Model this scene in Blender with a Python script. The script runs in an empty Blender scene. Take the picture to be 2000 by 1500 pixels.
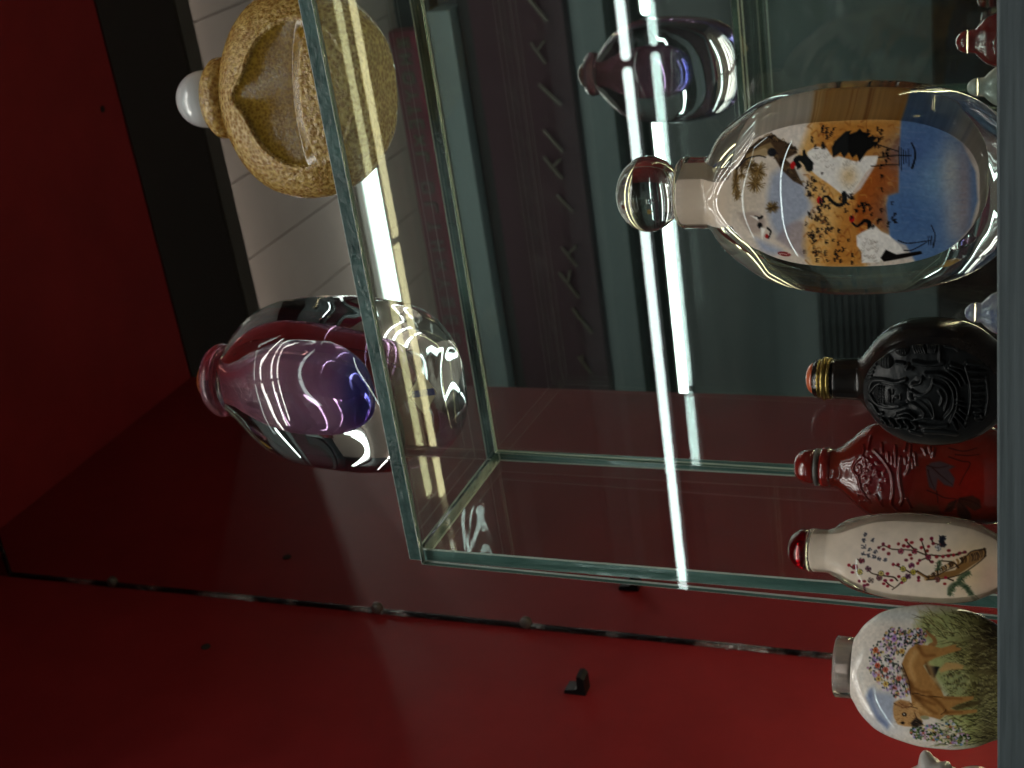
import bpy, bmesh, math, random
import numpy as np
random.seed(7); rng = np.random.default_rng(7)
sc = bpy.context.scene
COL = sc.collection

# ------------------------------------------------------------------ camera, world, exposure
CAM = np.array([0.5999, -0.8027, -0.2566]); YAW, PITCH, ROLL = -0.4602, 0.3887, 0.0308
fw = np.array([math.sin(YAW)*math.cos(PITCH), math.cos(YAW)*math.cos(PITCH), math.sin(PITCH)])
rt = np.array([math.cos(YAW), -math.sin(YAW), 0.0]); up = np.cross(rt, fw)
r2 = rt*math.cos(ROLL)+up*math.sin(ROLL); u2 = -rt*math.sin(ROLL)+up*math.cos(ROLL)
from mathutils import Matrix, Vector
cd = bpy.data.cameras.new('camera'); cam = bpy.data.objects.new('camera', cd); COL.objects.link(cam)
# the phone was held sideways: picture right is down in the place, picture top is right
Mx = Matrix.Identity(4)
for i in range(3):
    Mx[i][0] = -u2[i]; Mx[i][1] = r2[i]; Mx[i][2] = -fw[i]; Mx[i][3] = CAM[i]
cam.matrix_world = Mx
cd.sensor_width = 36; cd.lens = 36*2782.2/2000; cd.clip_start = 0.01; cd.clip_end = 60
cd.dof.use_dof = True; cd.dof.focus_distance = 0.44; cd.dof.aperture_fstop = 42
sc.camera = cam
w = bpy.data.worlds.new('World'); sc.world = w; w.use_nodes = True
w.node_tree.nodes['Background'].inputs[0].default_value = (0.75, 0.85, 0.85, 1)
w.node_tree.nodes['Background'].inputs[1].default_value = 0.03
vs = sc.view_settings; vs.view_transform = 'Standard'; vs.look = 'None'; vs.exposure = 0.0; vs.gamma = 1.0
cy = sc.cycles
cy.use_denoising = True; cy.max_bounces = 12; cy.transparent_max_bounces = 24
cy.transmission_bounces = 10; cy.glossy_bounces = 6; cy.diffuse_bounces = 2
cy.sample_clamp_indirect = 6.0; cy.sample_clamp_direct = 0; cy.blur_glossy = 0.3
cy.caustics_reflective = True; cy.caustics_refractive = True
TUBE = 8.0      # radiance of the shop's fluorescent tubes
TUBE_NEAR = 25.0 # radiance of the unseen tube rows behind the photographer, raised to light the bottles
TAPE = 48.0       # radiance of the warm led tape on the shelf

# ------------------------------------------------------------------ measures (metres)
ZS = -0.2338                 # top of the shelf
YF = -0.46                   # front edge of the shelf
RA, RP, RQ = 0.3017, 0.3572, 0.2692   # riser: inner face of its side panel, front, back
ZT = 0.684                   # underside of the cabinet top
ZM = 0.6146                  # top of the mirror
WY = -4.40                   # far wall of the shop, behind the photographer
ZC = CAM[2]+2.62             # shop ceiling
def slope_z(s, y=WY): return CAM[2]+s*(-y+0.8027)    # height seen in the mirror at that slope

# ------------------------------------------------------------------ helpers
def s2l(c):
    c = np.asarray(c, float)/255.0
    return np.where(c <= 0.04045, c/12.92, ((c+0.055)/1.055)**2.4)
def L(r, g, b, k=1.0):
    v = s2l((r, g, b))*k
    return (float(v[0]), float(v[1]), float(v[2]), 1.0)
def mat(name, col=(0.5,0.5,0.5,1), rough=0.5, metal=0.0, coat=0.0, spec=0.5, trans=0.0, ior=1.5, emit=None, estr=0.0, sss=0.0, attr=None, bump=None, colnoise=None):
    m = bpy.data.materials.new(name); m.use_nodes = True
    nt = m.node_tree; b = nt.nodes['Principled BSDF']
    b.inputs['Base Color'].default_value = col; b.inputs['Roughness'].default_value = rough
    b.inputs['Metallic'].default_value = metal; b.inputs['Coat Weight'].default_value = coat
    b.inputs['Coat Roughness'].default_value = 0.02
    b.inputs['Specular IOR Level'].default_value = spec
    b.inputs['Transmission Weight'].default_value = trans; b.inputs['IOR'].default_value = ior
    if sss: b.inputs['Subsurface Weight'].default_value = sss; b.inputs['Subsurface Radius'].default_value = (0.004,0.003,0.003); b.inputs['Subsurface Scale'].default_value = 1.0
    if emit: b.inputs['Emission Color'].default_value = emit; b.inputs['Emission Strength'].default_value = estr
    if attr:
        a = nt.nodes.new('ShaderNodeAttribute'); a.attribute_name = attr; nt.links.new(a.outputs['Color'], b.inputs['Base Color'])
    tc = None
    if bump or colnoise: tc = nt.nodes.new('ShaderNodeTexCoord')
    if bump:
        sc_, st = bump[0], bump[1]
        n = nt.nodes.new('ShaderNodeTexNoise'); n.inputs['Scale'].default_value = sc_; n.inputs['Detail'].default_value = 6
        src = tc.outputs['Object']
        if len(bump) > 2:
            mp = nt.nodes.new('ShaderNodeMapping'); mp.inputs['Scale'].default_value = bump[2]; nt.links.new(src, mp.inputs[0]); src = mp.outputs[0]
        nt.links.new(src, n.inputs['Vector'])
        bp = nt.nodes.new('ShaderNodeBump'); bp.inputs['Strength'].default_value = st; bp.inputs['Distance'].default_value = bump[3] if len(bump) > 3 else 0.001
        nt.links.new(n.outputs['Fac'], bp.inputs['Height']); nt.links.new(bp.outputs[0], b.inputs['Normal'])
        if coat: nt.links.new(bp.outputs[0], b.inputs['Coat Normal'])
    if colnoise:
        sc_, c2 = colnoise[0], colnoise[1]
        n = nt.nodes.new('ShaderNodeTexNoise'); n.inputs['Scale'].default_value = sc_; n.inputs['Detail'].default_value = 8; n.inputs['Roughness'].default_value = 0.65
        src = tc.outputs['Object']
        if len(colnoise) > 2:
            mp = nt.nodes.new('ShaderNodeMapping'); mp.inputs['Scale'].default_value = colnoise[2]; nt.links.new(src, mp.inputs[0]); src = mp.outputs[0]
        nt.links.new(src, n.inputs['Vector'])
        r = nt.nodes.new('ShaderNodeValToRGB'); r.color_ramp.elements[0].position = 0.36; r.color_ramp.elements[1].position = 0.64
        r.color_ramp.elements[0].color = col; r.color_ramp.elements[1].color = c2
        nt.links.new(n.outputs['Fac'], r.inputs[0]); nt.links.new(r.outputs[0], b.inputs['Base Color'])
    return m
def link(o, parent=None):
    COL.objects.link(o)
    if parent is not None: o.parent = parent
    return o
def tag(o, label=None, cat=None, group=None, kind=None):
    if label: o['label'] = label
    if cat: o['category'] = cat
    if group: o['group'] = group
    if kind: o['kind'] = kind
    return o
def empty(name, loc=(0,0,0), rz=0.0):
    o = bpy.data.objects.new(name, None); o.empty_display_size = 0.01
    o.location = loc; o.rotation_euler = (0, 0, rz); return link(o)
def mesh(name, verts, faces, m, parent=None, smooth=False, col=None):
    me = bpy.data.meshes.new(name)
    me.from_pydata([tuple(map(float, v)) for v in verts] if not isinstance(verts, np.ndarray) else verts.tolist(), [], faces)
    me.materials.append(m)
    if smooth: me.polygons.foreach_set('use_smooth', np.ones(len(me.polygons), bool))
    if col is not None:
        at = me.color_attributes.new('Col', 'FLOAT_COLOR', 'POINT')
        c = np.ones((len(verts), 4), np.float32); c[:, :3] = col
        at.data.foreach_set('color', c.ravel())
    me.update()
    return link(bpy.data.objects.new(name, me), parent)
def box(name, x0, x1, y0, y1, z0, z1, m, parent=None, bevel=0.0, edge_mat=None, main_axis=None):
    bm = bmesh.new()
    vs_ = [bm.verts.new((x, y, z)) for x in (x0, x1) for y in (y0, y1) for z in (z0, z1)]
    bm.verts.ensure_lookup_table()
    for q in ((0,1,3,2),(4,6,7,5),(0,4,5,1),(2,3,7,6),(0,2,6,4),(1,5,7,3)): bm.faces.new([vs_[i] for i in q])
    bmesh.ops.recalc_face_normals(bm, faces=bm.faces)
    if edge_mat is not None:
        for f in bm.faces:
            f.material_index = 0 if abs(f.normal[main_axis]) > 0.9 else 1
    if edge_mat is not None:
        bmesh.ops.bevel(bm, geom=list(bm.edges), offset=0.0005, segments=1, profile=0.5, affect='EDGES')
        bm.normal_update()
        for f in bm.faces:
            k = max(abs(c) for c in f.normal)
            f.material_index = 2 if k < 0.95 else (0 if abs(f.normal[main_axis]) > 0.95 else 1)
    if bevel:
        bmesh.ops.bevel(bm, geom=list(bm.edges), offset=bevel, segments=2, profile=0.5, affect='EDGES')
    me = bpy.data.meshes.new(name); bm.to_mesh(me); bm.free(); me.materials.append(m)
    if edge_mat is not None: me.materials.append(edge_mat); me.materials.append(M_ARRIS)
    return link(bpy.data.objects.new(name, me), parent)
def lathe(name, prof, m, parent=None, seg=64, sx=1.0, sy=1.0, off=(0,0), smooth=True, twist=None):
    V = []; F = []; n = len(prof)
    for (r, z) in prof:
        for k in range(seg):
            a = 2*math.pi*k/seg
            rr = r if twist is None else r*(1+twist[1]*math.sin(twist[0]*a))
            V.append((off[0]+rr*sx*math.cos(a), off[1]+rr*sy*math.sin(a), z))
    for i in range(n-1):
        for k in range(seg):
            F.append((i*seg+k, i*seg+(k+1) % seg, (i+1)*seg+(k+1) % seg, (i+1)*seg+k))
    if prof[0][0] > 1e-6: F.append(tuple(reversed(range(seg))))
    if prof[-1][0] > 1e-6: F.append(tuple(range((n-1)*seg, n*seg)))
    return mesh(name, V, F, m, parent, smooth)
def torus(name, R, r, z, m, parent, seg=48, s2=10, rope=0):
    V = []; F = []
    for i in range(seg):
        a = 2*math.pi*i/seg
        for j in range(s2):
            b = 2*math.pi*j/s2
            rr = r*(1+0.22*math.sin(rope*a+2*b)) if rope else r
            V.append(((R+rr*math.cos(b))*math.cos(a), (R+rr*math.cos(b))*math.sin(a), z+rr*math.sin(b)))
    for i in range(seg):
        for j in range(s2):
            F.append((i*s2+j, ((i+1) % seg)*s2+j, ((i+1) % seg)*s2+(j+1) % s2, i*s2+(j+1) % s2))
    return mesh(name, V, F, m, parent, True)
def pchip(x, y, xs):
    x = np.asarray(x, float); y = np.asarray(y, float); h = np.diff(x); dl = np.diff(y)/h
    d = np.zeros_like(y)
    for i in range(1, len(x)-1):
        if dl[i-1]*dl[i] > 0:
            w1 = 2*h[i]+h[i-1]; w2 = h[i]+2*h[i-1]; d[i] = (w1+w2)/(w1/dl[i-1]+w2/dl[i])
    d[0] = dl[0]; d[-1] = dl[-1]
    k = np.clip(np.searchsorted(x, xs)-1, 0, len(h)-1); t = (xs-x[k])/h[k]
    return ((1+2*t)*(1-t)**2*y[k]+t*(1-t)**2*h[k]*d[k]+t*t*(3-2*t)*y[k+1]+t*t*(t-1)*h[k]*d[k+1])

class Flask:
    """Body of a flat bottle: at each height an oval ring of half width w, half depth d and squareness n."""
    def __init__(s, t, w_, d_, n_=2.0):
        s.t = np.asarray(t, float); s.w = w_; s.d = d_; s.n = n_ if hasattr(n_, '__len__') else [n_]*len(t)
    def W(s, t): return pchip(s.t, s.w, t)
    def D(s, t): return pchip(s.t, s.d, t)
    def N(s, t): return np.interp(t, s.t, s.n)
    def front(s, a, t):
        w_, d_, n_ = s.W(t), s.D(t), s.N(t)
        return -d_*np.maximum(0, 1-np.abs(a/w_)**n_)**(1/n_)
    def rings(s, nr):
        f = np.linspace(0, 1, nr); q = 0.5-0.5*np.cos(np.pi*f)
        return s.t[0]+(s.t[-1]-s.t[0])*(0.6*f+0.4*q)
    def build(s, name, m, parent, nr=90, seg=96, disp=None, colour=None):
        T = s.rings(nr); a = np.linspace(0, 2*math.pi, seg, endpoint=False)-math.pi/2
        ca, sa = np.cos(a), np.sin(a)
        W_, D_, N_ = s.W(T)[:, None], s.D(T)[:, None], s.N(T)[:, None]
        X = W_*np.sign(ca)*np.abs(ca)**(2/N_); Y = D_*np.sign(sa)*np.abs(sa)**(2/N_); Z = np.repeat(T[:, None], seg, 1)
        if disp is not None:
            dX, dY, dZ = disp(X, Y, Z, W_, D_); X = X+dX; Y = Y+dY; Z = Z+dZ
        V = np.stack([X, Y, Z], -1).reshape(-1, 3)
        i = np.arange(nr-1)[:, None]*seg; k = np.arange(seg)[None]; k2 = (k+1) % seg
        F = np.stack([i+k, i+k2, i+seg+k2, i+seg+k], -1).reshape(-1, 4).tolist()
        F.append(list(range(seg-1, -1, -1))); F.append(list(range((nr-1)*seg, nr*seg)))
        c = colour(V) if colour is not None else None
        return mesh(name, V, F, m, parent, True, c)
def inlay(name, fl, t0, t1, win, soff, m, parent, back=0.004, eps=0.0002, nr=200, nf=150, nb=24, colour=None, disp=None):
    """A filled hollow of a flat bottle: its front follows the bottle's own front face a hair proud, its back lies deeper."""
    f = np.linspace(0, 1, nr); T = t0+(t1-t0)*f
    wi = np.maximum(win(T), 2e-5)
    g = np.sin(np.linspace(-math.pi/2, math.pi/2, nf)*0.98); g /= g[-1]
    Sf = soff+wi[:, None]*g[None]
    Tt = np.repeat(T[:, None], nf, 1)
    Yf = fl.front(np.clip(Sf, -fl.W(Tt)*0.995, fl.W(Tt)*0.995), Tt)-eps
    if disp is not None: Yf = Yf-disp(Sf, Tt, wi[:, None])
    b = np.linspace(0, math.pi, nb+2)[1:-1]
    Sb = soff+wi[:, None]*np.cos(b)[None]
    Tb = np.repeat(T[:, None], nb, 1)
    prof = np.minimum(1, wi/wi.max())[:, None]
    Yb = np.minimum(back*prof*np.sin(b)[None]**0.7, 0.8*fl.D(Tb))
    Yb = np.maximum(Yb, Yf[:, -1:]*0.5)
    X = np.concatenate([Sf, Sb], 1); Y = np.concatenate([Yf, Yb], 1); Z = np.concatenate([Tt, Tb], 1)
    seg = nf+nb; V = np.stack([X, Y, Z], -1).reshape(-1, 3)
    i = np.arange(nr-1)[:, None]*seg; k = np.arange(seg)[None]; k2 = (k+1) % seg
    F = np.stack([i+k, i+k2, i+seg+k2, i+seg+k], -1).reshape(-1, 4).tolist()
    F.append(list(range(seg-1, -1, -1))); F.append(list(range((nr-1)*seg, nr*seg)))
    c = colour(V) if colour is not None else None
    return mesh(name, V, F, m, parent, True, c)

# ------------------------------------------------------------------ a small painter: the bottles' hand painted pictures become vertex colours
def spline(pts, k=6):
    p = np.asarray(pts, float)
    if len(p) < 3: return p
    q = np.vstack([2*p[0]-p[1], p, 2*p[-1]-p[-2]]); out = []
    for i in range(1, len(q)-2):
        for t in np.linspace(0, 1, k, endpoint=False):
            a, b, c, d = q[i-1], q[i], q[i+1], q[i+2]
            out.append(0.5*(2*b+(c-a)*t+(2*a-5*b+4*c-d)*t*t+(3*b-a-3*c+d)*t**3))
    out.append(p[-1]); return np.array(out)
def vnoise(h, w_, cell, octv=3):
    out = np.zeros((h, w_)); amp = 1; tot = 0
    for o in range(octv):
        gh, gw = int(h/cell)+3, int(w_/cell)+3; g = rng.random((gh, gw))
        yy = np.arange(h)/cell; xx = np.arange(w_)/cell; y0 = yy.astype(int); x0 = xx.astype(int)
        fy = yy-y0; fx = xx-x0; fy = (fy*fy*(3-2*fy))[:, None]; fx = (fx*fx*(3-2*fx))[None]
        a = g[np.ix_(y0, x0)]; b = g[np.ix_(y0, x0+1)]; c = g[np.ix_(y0+1, x0)]; d = g[np.ix_(y0+1, x0+1)]
        out += amp*((a*(1-fx)+b*fx)*(1-fy)+(c*(1-fx)+d*fx)*fy); tot += amp; amp *= 0.55; cell = max(1.5, cell/2)
    return out/tot
class Canvas:
    def __init__(s, x0, y0, x1, y1, bg, zoom=None):
        s.x0, s.y0, s.w, s.h = x0, y0, x1-x0, y1-y0
        s.c = np.ones((s.h, s.w, 3))*np.array(bg, float); s.hm = np.zeros((s.h, s.w)); s.z = zoom
    def P(s, pts):
        p = np.asarray(pts, float).reshape(-1, 2)
        if s.z is not None: p = np.stack([s.z[0]+p[:, 0]/s.z[2], s.z[1]+p[:, 1]/s.z[2]], 1)
        return p-[s.x0, s.y0]
    def box(s, lo, hi, pad):
        xa = max(0, int(lo[0]-pad)); ya = max(0, int(lo[1]-pad)); xb = min(s.w, int(hi[0]+pad)+2); yb = min(s.h, int(hi[1]+pad)+2)
        if xb <= xa or yb <= ya: return None
        X, Y = np.meshgrid(np.arange(xa, xb)+0.5, np.arange(ya, yb)+0.5)
        return slice(ya, yb), slice(xa, xb), X, Y
    def put(s, sl, a, col, mul=False):
        if col is not None: s.c[sl] = s.c[sl]*(1-a[..., None])+np.array(col, float)*a[..., None]
    def segd(s, X, Y, a, b):
        d = b-a; l = d@d+1e-9; t = np.clip(((X-a[0])*d[0]+(Y-a[1])*d[1])/l, 0, 1)
        return np.hypot(X-a[0]-t*d[0], Y-a[1]-t*d[1]), t
    def poly(s, pts, col, soft=1.2, alpha=1.0, smooth=False, height=None, rag=0.0):
        p = s.P(pts)
        if smooth: p = spline(np.vstack([p, p[:1]]), 5)[:-1]
        bx = s.box(p.min(0), p.max(0), soft+2+rag)
        if bx is None: return
        ys, xs, X, Y = bx; ins = np.zeros(X.shape, bool); dm = np.full(X.shape, 1e9)
        for i in range(len(p)):
            a, b = p[i], p[(i+1) % len(p)]
            dd, _ = s.segd(X, Y, a, b); dm = np.minimum(dm, dd)
            c = ((a[1] > Y) != (b[1] > Y)) & (X < (b[0]-a[0])*(Y-a[1])/(b[1]-a[1]+1e-12)+a[0]); ins ^= c
        sd = np.where(ins, dm, -dm)
        if rag: sd = sd+(vnoise(*X.shape, 5)-0.5)*2*rag
        a = np.clip(sd/soft+0.5, 0, 1)*alpha
        s.put((ys, xs), a, col)
        if height is not None:
            hh = height*np.sqrt(np.clip(np.maximum(sd, 0)/max(1.0, dm[ins].max() if ins.any() else 1), 0, 1)); s.hm[ys, xs] += hh
    def stroke(s, pts, wid, col, soft=1.0, alpha=1.0, smooth=True, height=None, add=False):
        p = s.P(pts)
        if smooth: p = spline(p)
        w0, w1 = (wid, wid) if not hasattr(wid, '__len__') else wid
        bx = s.box(p.min(0), p.max(0), max(w0, w1)+soft+2)
        if bx is None: return
        ys, xs, X, Y = bx; A = np.zeros(X.shape); n = len(p)-1
        for i in range(n):
            dd, t = s.segd(X, Y, p[i], p[i+1]); ww = w0+(w1-w0)*(i+t)/n
            A = np.maximum(A, np.clip((ww/2-dd)/soft+0.5, 0, 1) if height is None else np.sqrt(np.clip(1-(dd/(ww/2+1e-6))**2, 0, 1)))
        if height is None: s.put((ys, xs), A*alpha, col)
        else:
            s.hm[ys, xs] = np.maximum(s.hm[ys, xs], height*A) if not add else s.hm[ys, xs]+height*A
            if col is not None: s.put((ys, xs), np.clip(A*2, 0, 1)*alpha, col)
    def ell(s, x, y, rx, ry, col, ang=0.0, soft=1.0, alpha=1.0, height=None):
        p = s.P([(x, y)])[0]; k = 1.0 if s.z is None else s.z[2]; rx, ry = rx/k, ry/k; r = max(rx, ry)
        bx = s.box(p-r, p+r, soft+2)
        if bx is None: return
        ys, xs, X, Y = bx; ca, sa = math.cos(ang), math.sin(ang); dx, dy = X-p[0], Y-p[1]
        q = np.hypot((dx*ca+dy*sa)/rx, (-dx*sa+dy*ca)/ry); sd = (1-q)*min(rx, ry)
        a = np.clip(sd/soft+0.5, 0, 1)*alpha; s.put((ys, xs), a, col)
        if height is not None: s.hm[ys, xs] = np.maximum(s.hm[ys, xs], height*np.sqrt(np.clip(1-q*q, 0, 1)))
    def soft_blob(s, x, y, rx, ry, col, alpha=1.0, ang=0.0):
        p = s.P([(x, y)])[0]; k = 1.0 if s.z is None else s.z[2]; rx, ry = rx/k, ry/k; r = 2.2*max(rx, ry)
        bx = s.box(p-r, p+r, 2)
        if bx is None: return
        ys, xs, X, Y = bx; ca, sa = math.cos(ang), math.sin(ang); dx, dy = X-p[0], Y-p[1]
        q = ((dx*ca+dy*sa)/rx)**2+((-dx*sa+dy*ca)/ry)**2
        s.put((ys, xs), np.exp(-q)*alpha, col)
    def grain(s, amt, cell=9):
        s.c *= (1+amt*(vnoise(s.h, s.w, cell, 4)-0.5))[..., None]
    def punch(s, k, sat=1.0, lift=0.0):
        g = s.c.mean(-1, keepdims=True); s.c = np.clip(g+(s.c-g)*sat, 0, 255); s.c = np.clip(150+(s.c-150)*k+lift, 6, 250)
    def sample(s, ix, iy, what=None):
        a = s.c if what is None else what
        x = np.clip(ix-s.x0-0.5, 0, s.w-1.001); y = np.clip(iy-s.y0-0.5, 0, s.h-1.001)
        xi, yi = x.astype(int), y.astype(int); fx, fy = x-xi, y-yi
        if a.ndim == 3: fx, fy = fx[..., None], fy[..., None]
        return (a[yi, xi]*(1-fx)+a[yi, xi+1]*fx)*(1-fy)+(a[yi+1, xi]*(1-fx)+a[yi+1, xi+1]*fx)*fy
# from a bottle's own face coordinates (side, height) to the canvas the picture was drawn on
FIT = {
 'crane': [[1966.91,0.02,-78.62,-0.03,-0.74,0.71],[399.21,-71.06,1.48,-0.72,0.68,-0.01]],
 'black': [[1966.09,0.52,-74.13,-0.01,-0.59,0.67],[779.83,-65.39,-2.27,-0.54,0.58,0.02]],
 'red':   [[1981.65,1.65,-65.46,0.0,-0.11,0.52],[939.67,-61.42,-3.36,-0.09,0.49,0.03]],
 'plum':  [[1973.22,2.05,-66.79,-0.0,0.02,0.54],[1106.99,-63.34,-4.87,0.04,0.53,0.04]],
 'dog':   [[1966.43,2.35,-66.58,-0.01,0.13,0.54],[1339.68,-63.94,-6.86,0.15,0.54,0.06]],
 'gold':  [[715.01,-3.85,-44.93,-0.02,-0.13,0.29],[178.66,-51.74,2.51,-0.19,0.35,-0.02]],
}
def canvas_xy(key, s, t):
    S, T = s*100, t*100; out = []
    for c in FIT[key]: out.append(c[0]+c[1]*S+c[2]*T+c[3]*S*S+c[4]*S*T+c[5]*T*T)
    return out
def painted(key, cv, gain=1.0):
    def f(V):
        ix, iy = canvas_xy(key, V[:, 0], V[:, 2])
        return (s2l(np.clip(cv.sample(ix, iy), 0, 255))*gain).astype(np.float32)
    return f

# ------------------------------------------------------------------ materials
def pane_material(name, tint, dust):
    m = bpy.data.materials.new(name); m.use_nodes = True; nt = m.node_tree
    nt.nodes.remove(nt.nodes['Principled BSDF']); out = nt.nodes['Material Output']
    tr = nt.nodes.new('ShaderNodeBsdfTransparent'); tr.inputs[0].default_value = tint
    gl = nt.nodes.new('ShaderNodeBsdfGlossy'); gl.inputs['Roughness'].default_value = 0.0
    df = nt.nodes.new('ShaderNodeBsdfDiffuse'); df.inputs[0].default_value = (0.75, 0.75, 0.75, 1)
    fr = nt.nodes.new('ShaderNodeFresnel'); geo = nt.nodes.new('ShaderNodeNewGeometry')
    io = nt.nodes.new('ShaderNodeMapRange'); io.inputs['To Min'].default_value = 1.5; io.inputs['To Max'].default_value = 1/1.5
    nt.links.new(geo.outputs['Backfacing'], io.inputs['Value']); nt.links.new(io.outputs['Result'], fr.inputs['IOR'])
    tc = nt.nodes.new('ShaderNodeTexCoord'); nz = nt.nodes.new('ShaderNodeTexNoise'); nz.inputs['Scale'].default_value = 60; nz.inputs['Detail'].default_value = 8
    nt.links.new(tc.outputs['Object'], nz.inputs['Vector'])
    rp = nt.nodes.new('ShaderNodeMapRange'); rp.inputs['From Min'].default_value = 0.3; rp.inputs['From Max'].default_value = 0.8
    rp.inputs['To Min'].default_value = dust*0.4; rp.inputs['To Max'].default_value = dust*1.6; nt.links.new(nz.outputs['Fac'], rp.inputs['Value'])
    vo = nt.nodes.new('ShaderNodeTexVoronoi'); vo.inputs['Scale'].default_value = 210; nt.links.new(tc.outputs['Object'], vo.inputs['Vector'])
    sp_ = nt.nodes.new('ShaderNodeMapRange'); sp_.inputs['From Min'].default_value = 0.05; sp_.inputs['From Max'].default_value = 0.10; sp_.inputs['To Min'].default_value = 0.16; sp_.inputs['To Max'].default_value = 0.0
    nt.links.new(vo.outputs['Distance'], sp_.inputs['Value'])
    n2 = nt.nodes.new('ShaderNodeTexNoise'); n2.inputs['Scale'].default_value = 9; n2.inputs['Detail'].default_value = 5; nt.links.new(tc.outputs['Object'], n2.inputs['Vector'])
    g2 = nt.nodes.new('ShaderNodeMapRange'); g2.inputs['From Min'].default_value = 0.52; g2.inputs['From Max'].default_value = 0.66; nt.links.new(n2.outputs['Fac'], g2.inputs['Value'])
    ml = nt.nodes.new('ShaderNodeMath'); ml.operation = 'MULTIPLY'; nt.links.new(sp_.outputs['Result'], ml.inputs[0]); nt.links.new(g2.outputs['Result'], ml.inputs[1])
    ad = nt.nodes.new('ShaderNodeMath'); ad.operation = 'ADD'; nt.links.new(rp.outputs['Result'], ad.inputs[0]); nt.links.new(ml.outputs[0], ad.inputs[1])
    m1 = nt.nodes.new('ShaderNodeMixShader'); m2 = nt.nodes.new('ShaderNodeMixShader')
    nt.links.new(ad.outputs[0], m1.inputs[0]); nt.links.new(tr.outputs[0], m1.inputs[1]); nt.links.new(df.outputs[0], m1.inputs[2])
    nt.links.new(fr.outputs[0], m2.inputs[0]); nt.links.new(m1.outputs[0], m2.inputs[1]); nt.links.new(gl.outputs[0], m2.inputs[2])
    nt.links.new(m2.outputs[0], out.inputs['Surface']); return m
def crystal(name, col, rough=0.0, ior=1.5):
    m = bpy.data.materials.new(name); m.use_nodes = True; nt = m.node_tree
    nt.nodes.remove(nt.nodes['Principled BSDF'])
    g = nt.nodes.new('ShaderNodeBsdfGlass'); g.inputs['Color'].default_value = col; g.inputs['Roughness'].default_value = rough; g.inputs['IOR'].default_value = ior
    nt.links.new(g.outputs[0], nt.nodes['Material Output'].inputs['Surface']); return m
def lamp_material(name, col, strength, dots=None):
    m = bpy.data.materials.new(name); m.use_nodes = True; nt = m.node_tree
    nt.nodes.remove(nt.nodes['Principled BSDF'])
    e = nt.nodes.new('ShaderNodeEmission'); e.inputs[0].default_value = col; e.inputs[1].default_value = strength
    if dots:
        tc = nt.nodes.new('ShaderNodeTexCoord'); wv = nt.nodes.new('ShaderNodeTexWave'); wv.inputs['Scale'].default_value = dots; wv.bands_direction = 'X'
        mr = nt.nodes.new('ShaderNodeMapRange'); mr.inputs['To Min'].default_value = strength*0.8; mr.inputs['To Max'].default_value = strength*1.2
        nt.links.new(tc.outputs['Object'], wv.inputs['Vector']); nt.links.new(wv.outputs['Fac'], mr.inputs['Value']); nt.links.new(mr.outputs['Result'], e.inputs[1])
    nt.links.new(e.outputs[0], nt.nodes['Material Output'].inputs['Surface']); return m
M_RED = mat('red_laminate', (0.142, 0.0115, 0.0150, 1), 0.42, spec=0.13, bump=(1400, 0.12, (1,1,1), 0.0003), colnoise=(14, (0.170, 0.0140, 0.0180, 1)))
M_BLACK = mat('black_board', (0.012, 0.008, 0.008, 1), 0.45)
M_TRIM = mat('grey_trim', (0.06, 0.06, 0.062, 1), 0.4)
M_EDGE = mat('shelf_edge', L(90, 100, 104), 0.55, bump=(220, 0.25, (0.15, 1, 3), 0.0006), colnoise=(160, L(68, 78, 82), (0.08, 1, 2.5)))
M_SHELF = mat('shelf_top', (0.10, 0.09, 0.085, 1), 0.5)
M_PLASTIC = mat('black_plastic', (0.004, 0.004, 0.005, 1), 0.4, spec=0.2)
M_HOLE = mat('drilled_hole', (0.006, 0.004, 0.004, 1), 0.9)
M_CLIP = mat('clear_plastic', (0.16, 0.14, 0.13, 1), 0.3, trans=0.6)
M_MIRROR = mat('mirror_silver', (0.72, 0.72, 0.70, 1), 0.004, metal=1.0)
M_MEDGE = mat('mirror_edge', (0.010, 0.009, 0.009, 1), 0.14, metal=0.85, bump=(340, 0.9, (1, 1, 0.5), 0.003), colnoise=(9, (0.75, 0.75, 0.72, 1), (1, 1, 1)))  # pale noise patches paint glints into the colour of the dark chipped edge
for _n in M_MEDGE.node_tree.nodes:
    if _n.type == 'VALTORGB': _n.color_ramp.elements[0].position = 0.50; _n.color_ramp.elements[1].position = 0.62
M_PANE = pane_material('pane_glass', (0.945, 0.975, 0.965, 1), 0.0028)
M_PEDGE = mat('pane_cut_edge', (0.004, 0.016, 0.014, 1), 0.10, coat=0.5, bump=(300, 0.35, (1, 1, 1), 0.0010), colnoise=(150, (0.055, 0.115, 0.105, 1), (0.25, 1, 0.25)))
M_PEDGE2 = mat('side_pane_cut_edge', (0.050, 0.115, 0.105, 1), 0.12, coat=0.6, bump=(260, 0.4, (1, 1, 0.3), 0.0010), colnoise=(120, (0.14, 0.245, 0.225, 1), (1, 1, 0.15)))
M_ARRIS = mat('ground_arris', (0.55, 0.62, 0.58, 1), 0.20, coat=0.4, bump=(700, 0.8, (1, 1, 1), 0.0010))
M_TUBE = lamp_material('tube_light', (0.86, 1.0, 0.95, 1), TUBE)
M_TUBEW = lamp_material('wall_tube_light', (0.84, 1.0, 0.97, 1), 19.0)
M_TUBEN = lamp_material('near_tube_light', (1.0, 0.985, 0.92, 1), TUBE_NEAR)
M_TAPE = lamp_material('led_tape', (1.0, 0.82, 0.48, 1), TAPE, dots=420)
M_TAPEB = mat('tape_base', (0.55, 0.5, 0.35, 1), 0.5)
M_WHITE = mat('white_metal', (0.6, 0.6, 0.6, 1), 0.45)
M_CRYSTAL = crystal('crystal', (0.985, 0.995, 0.99, 1), 0.0, 1.50)

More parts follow.
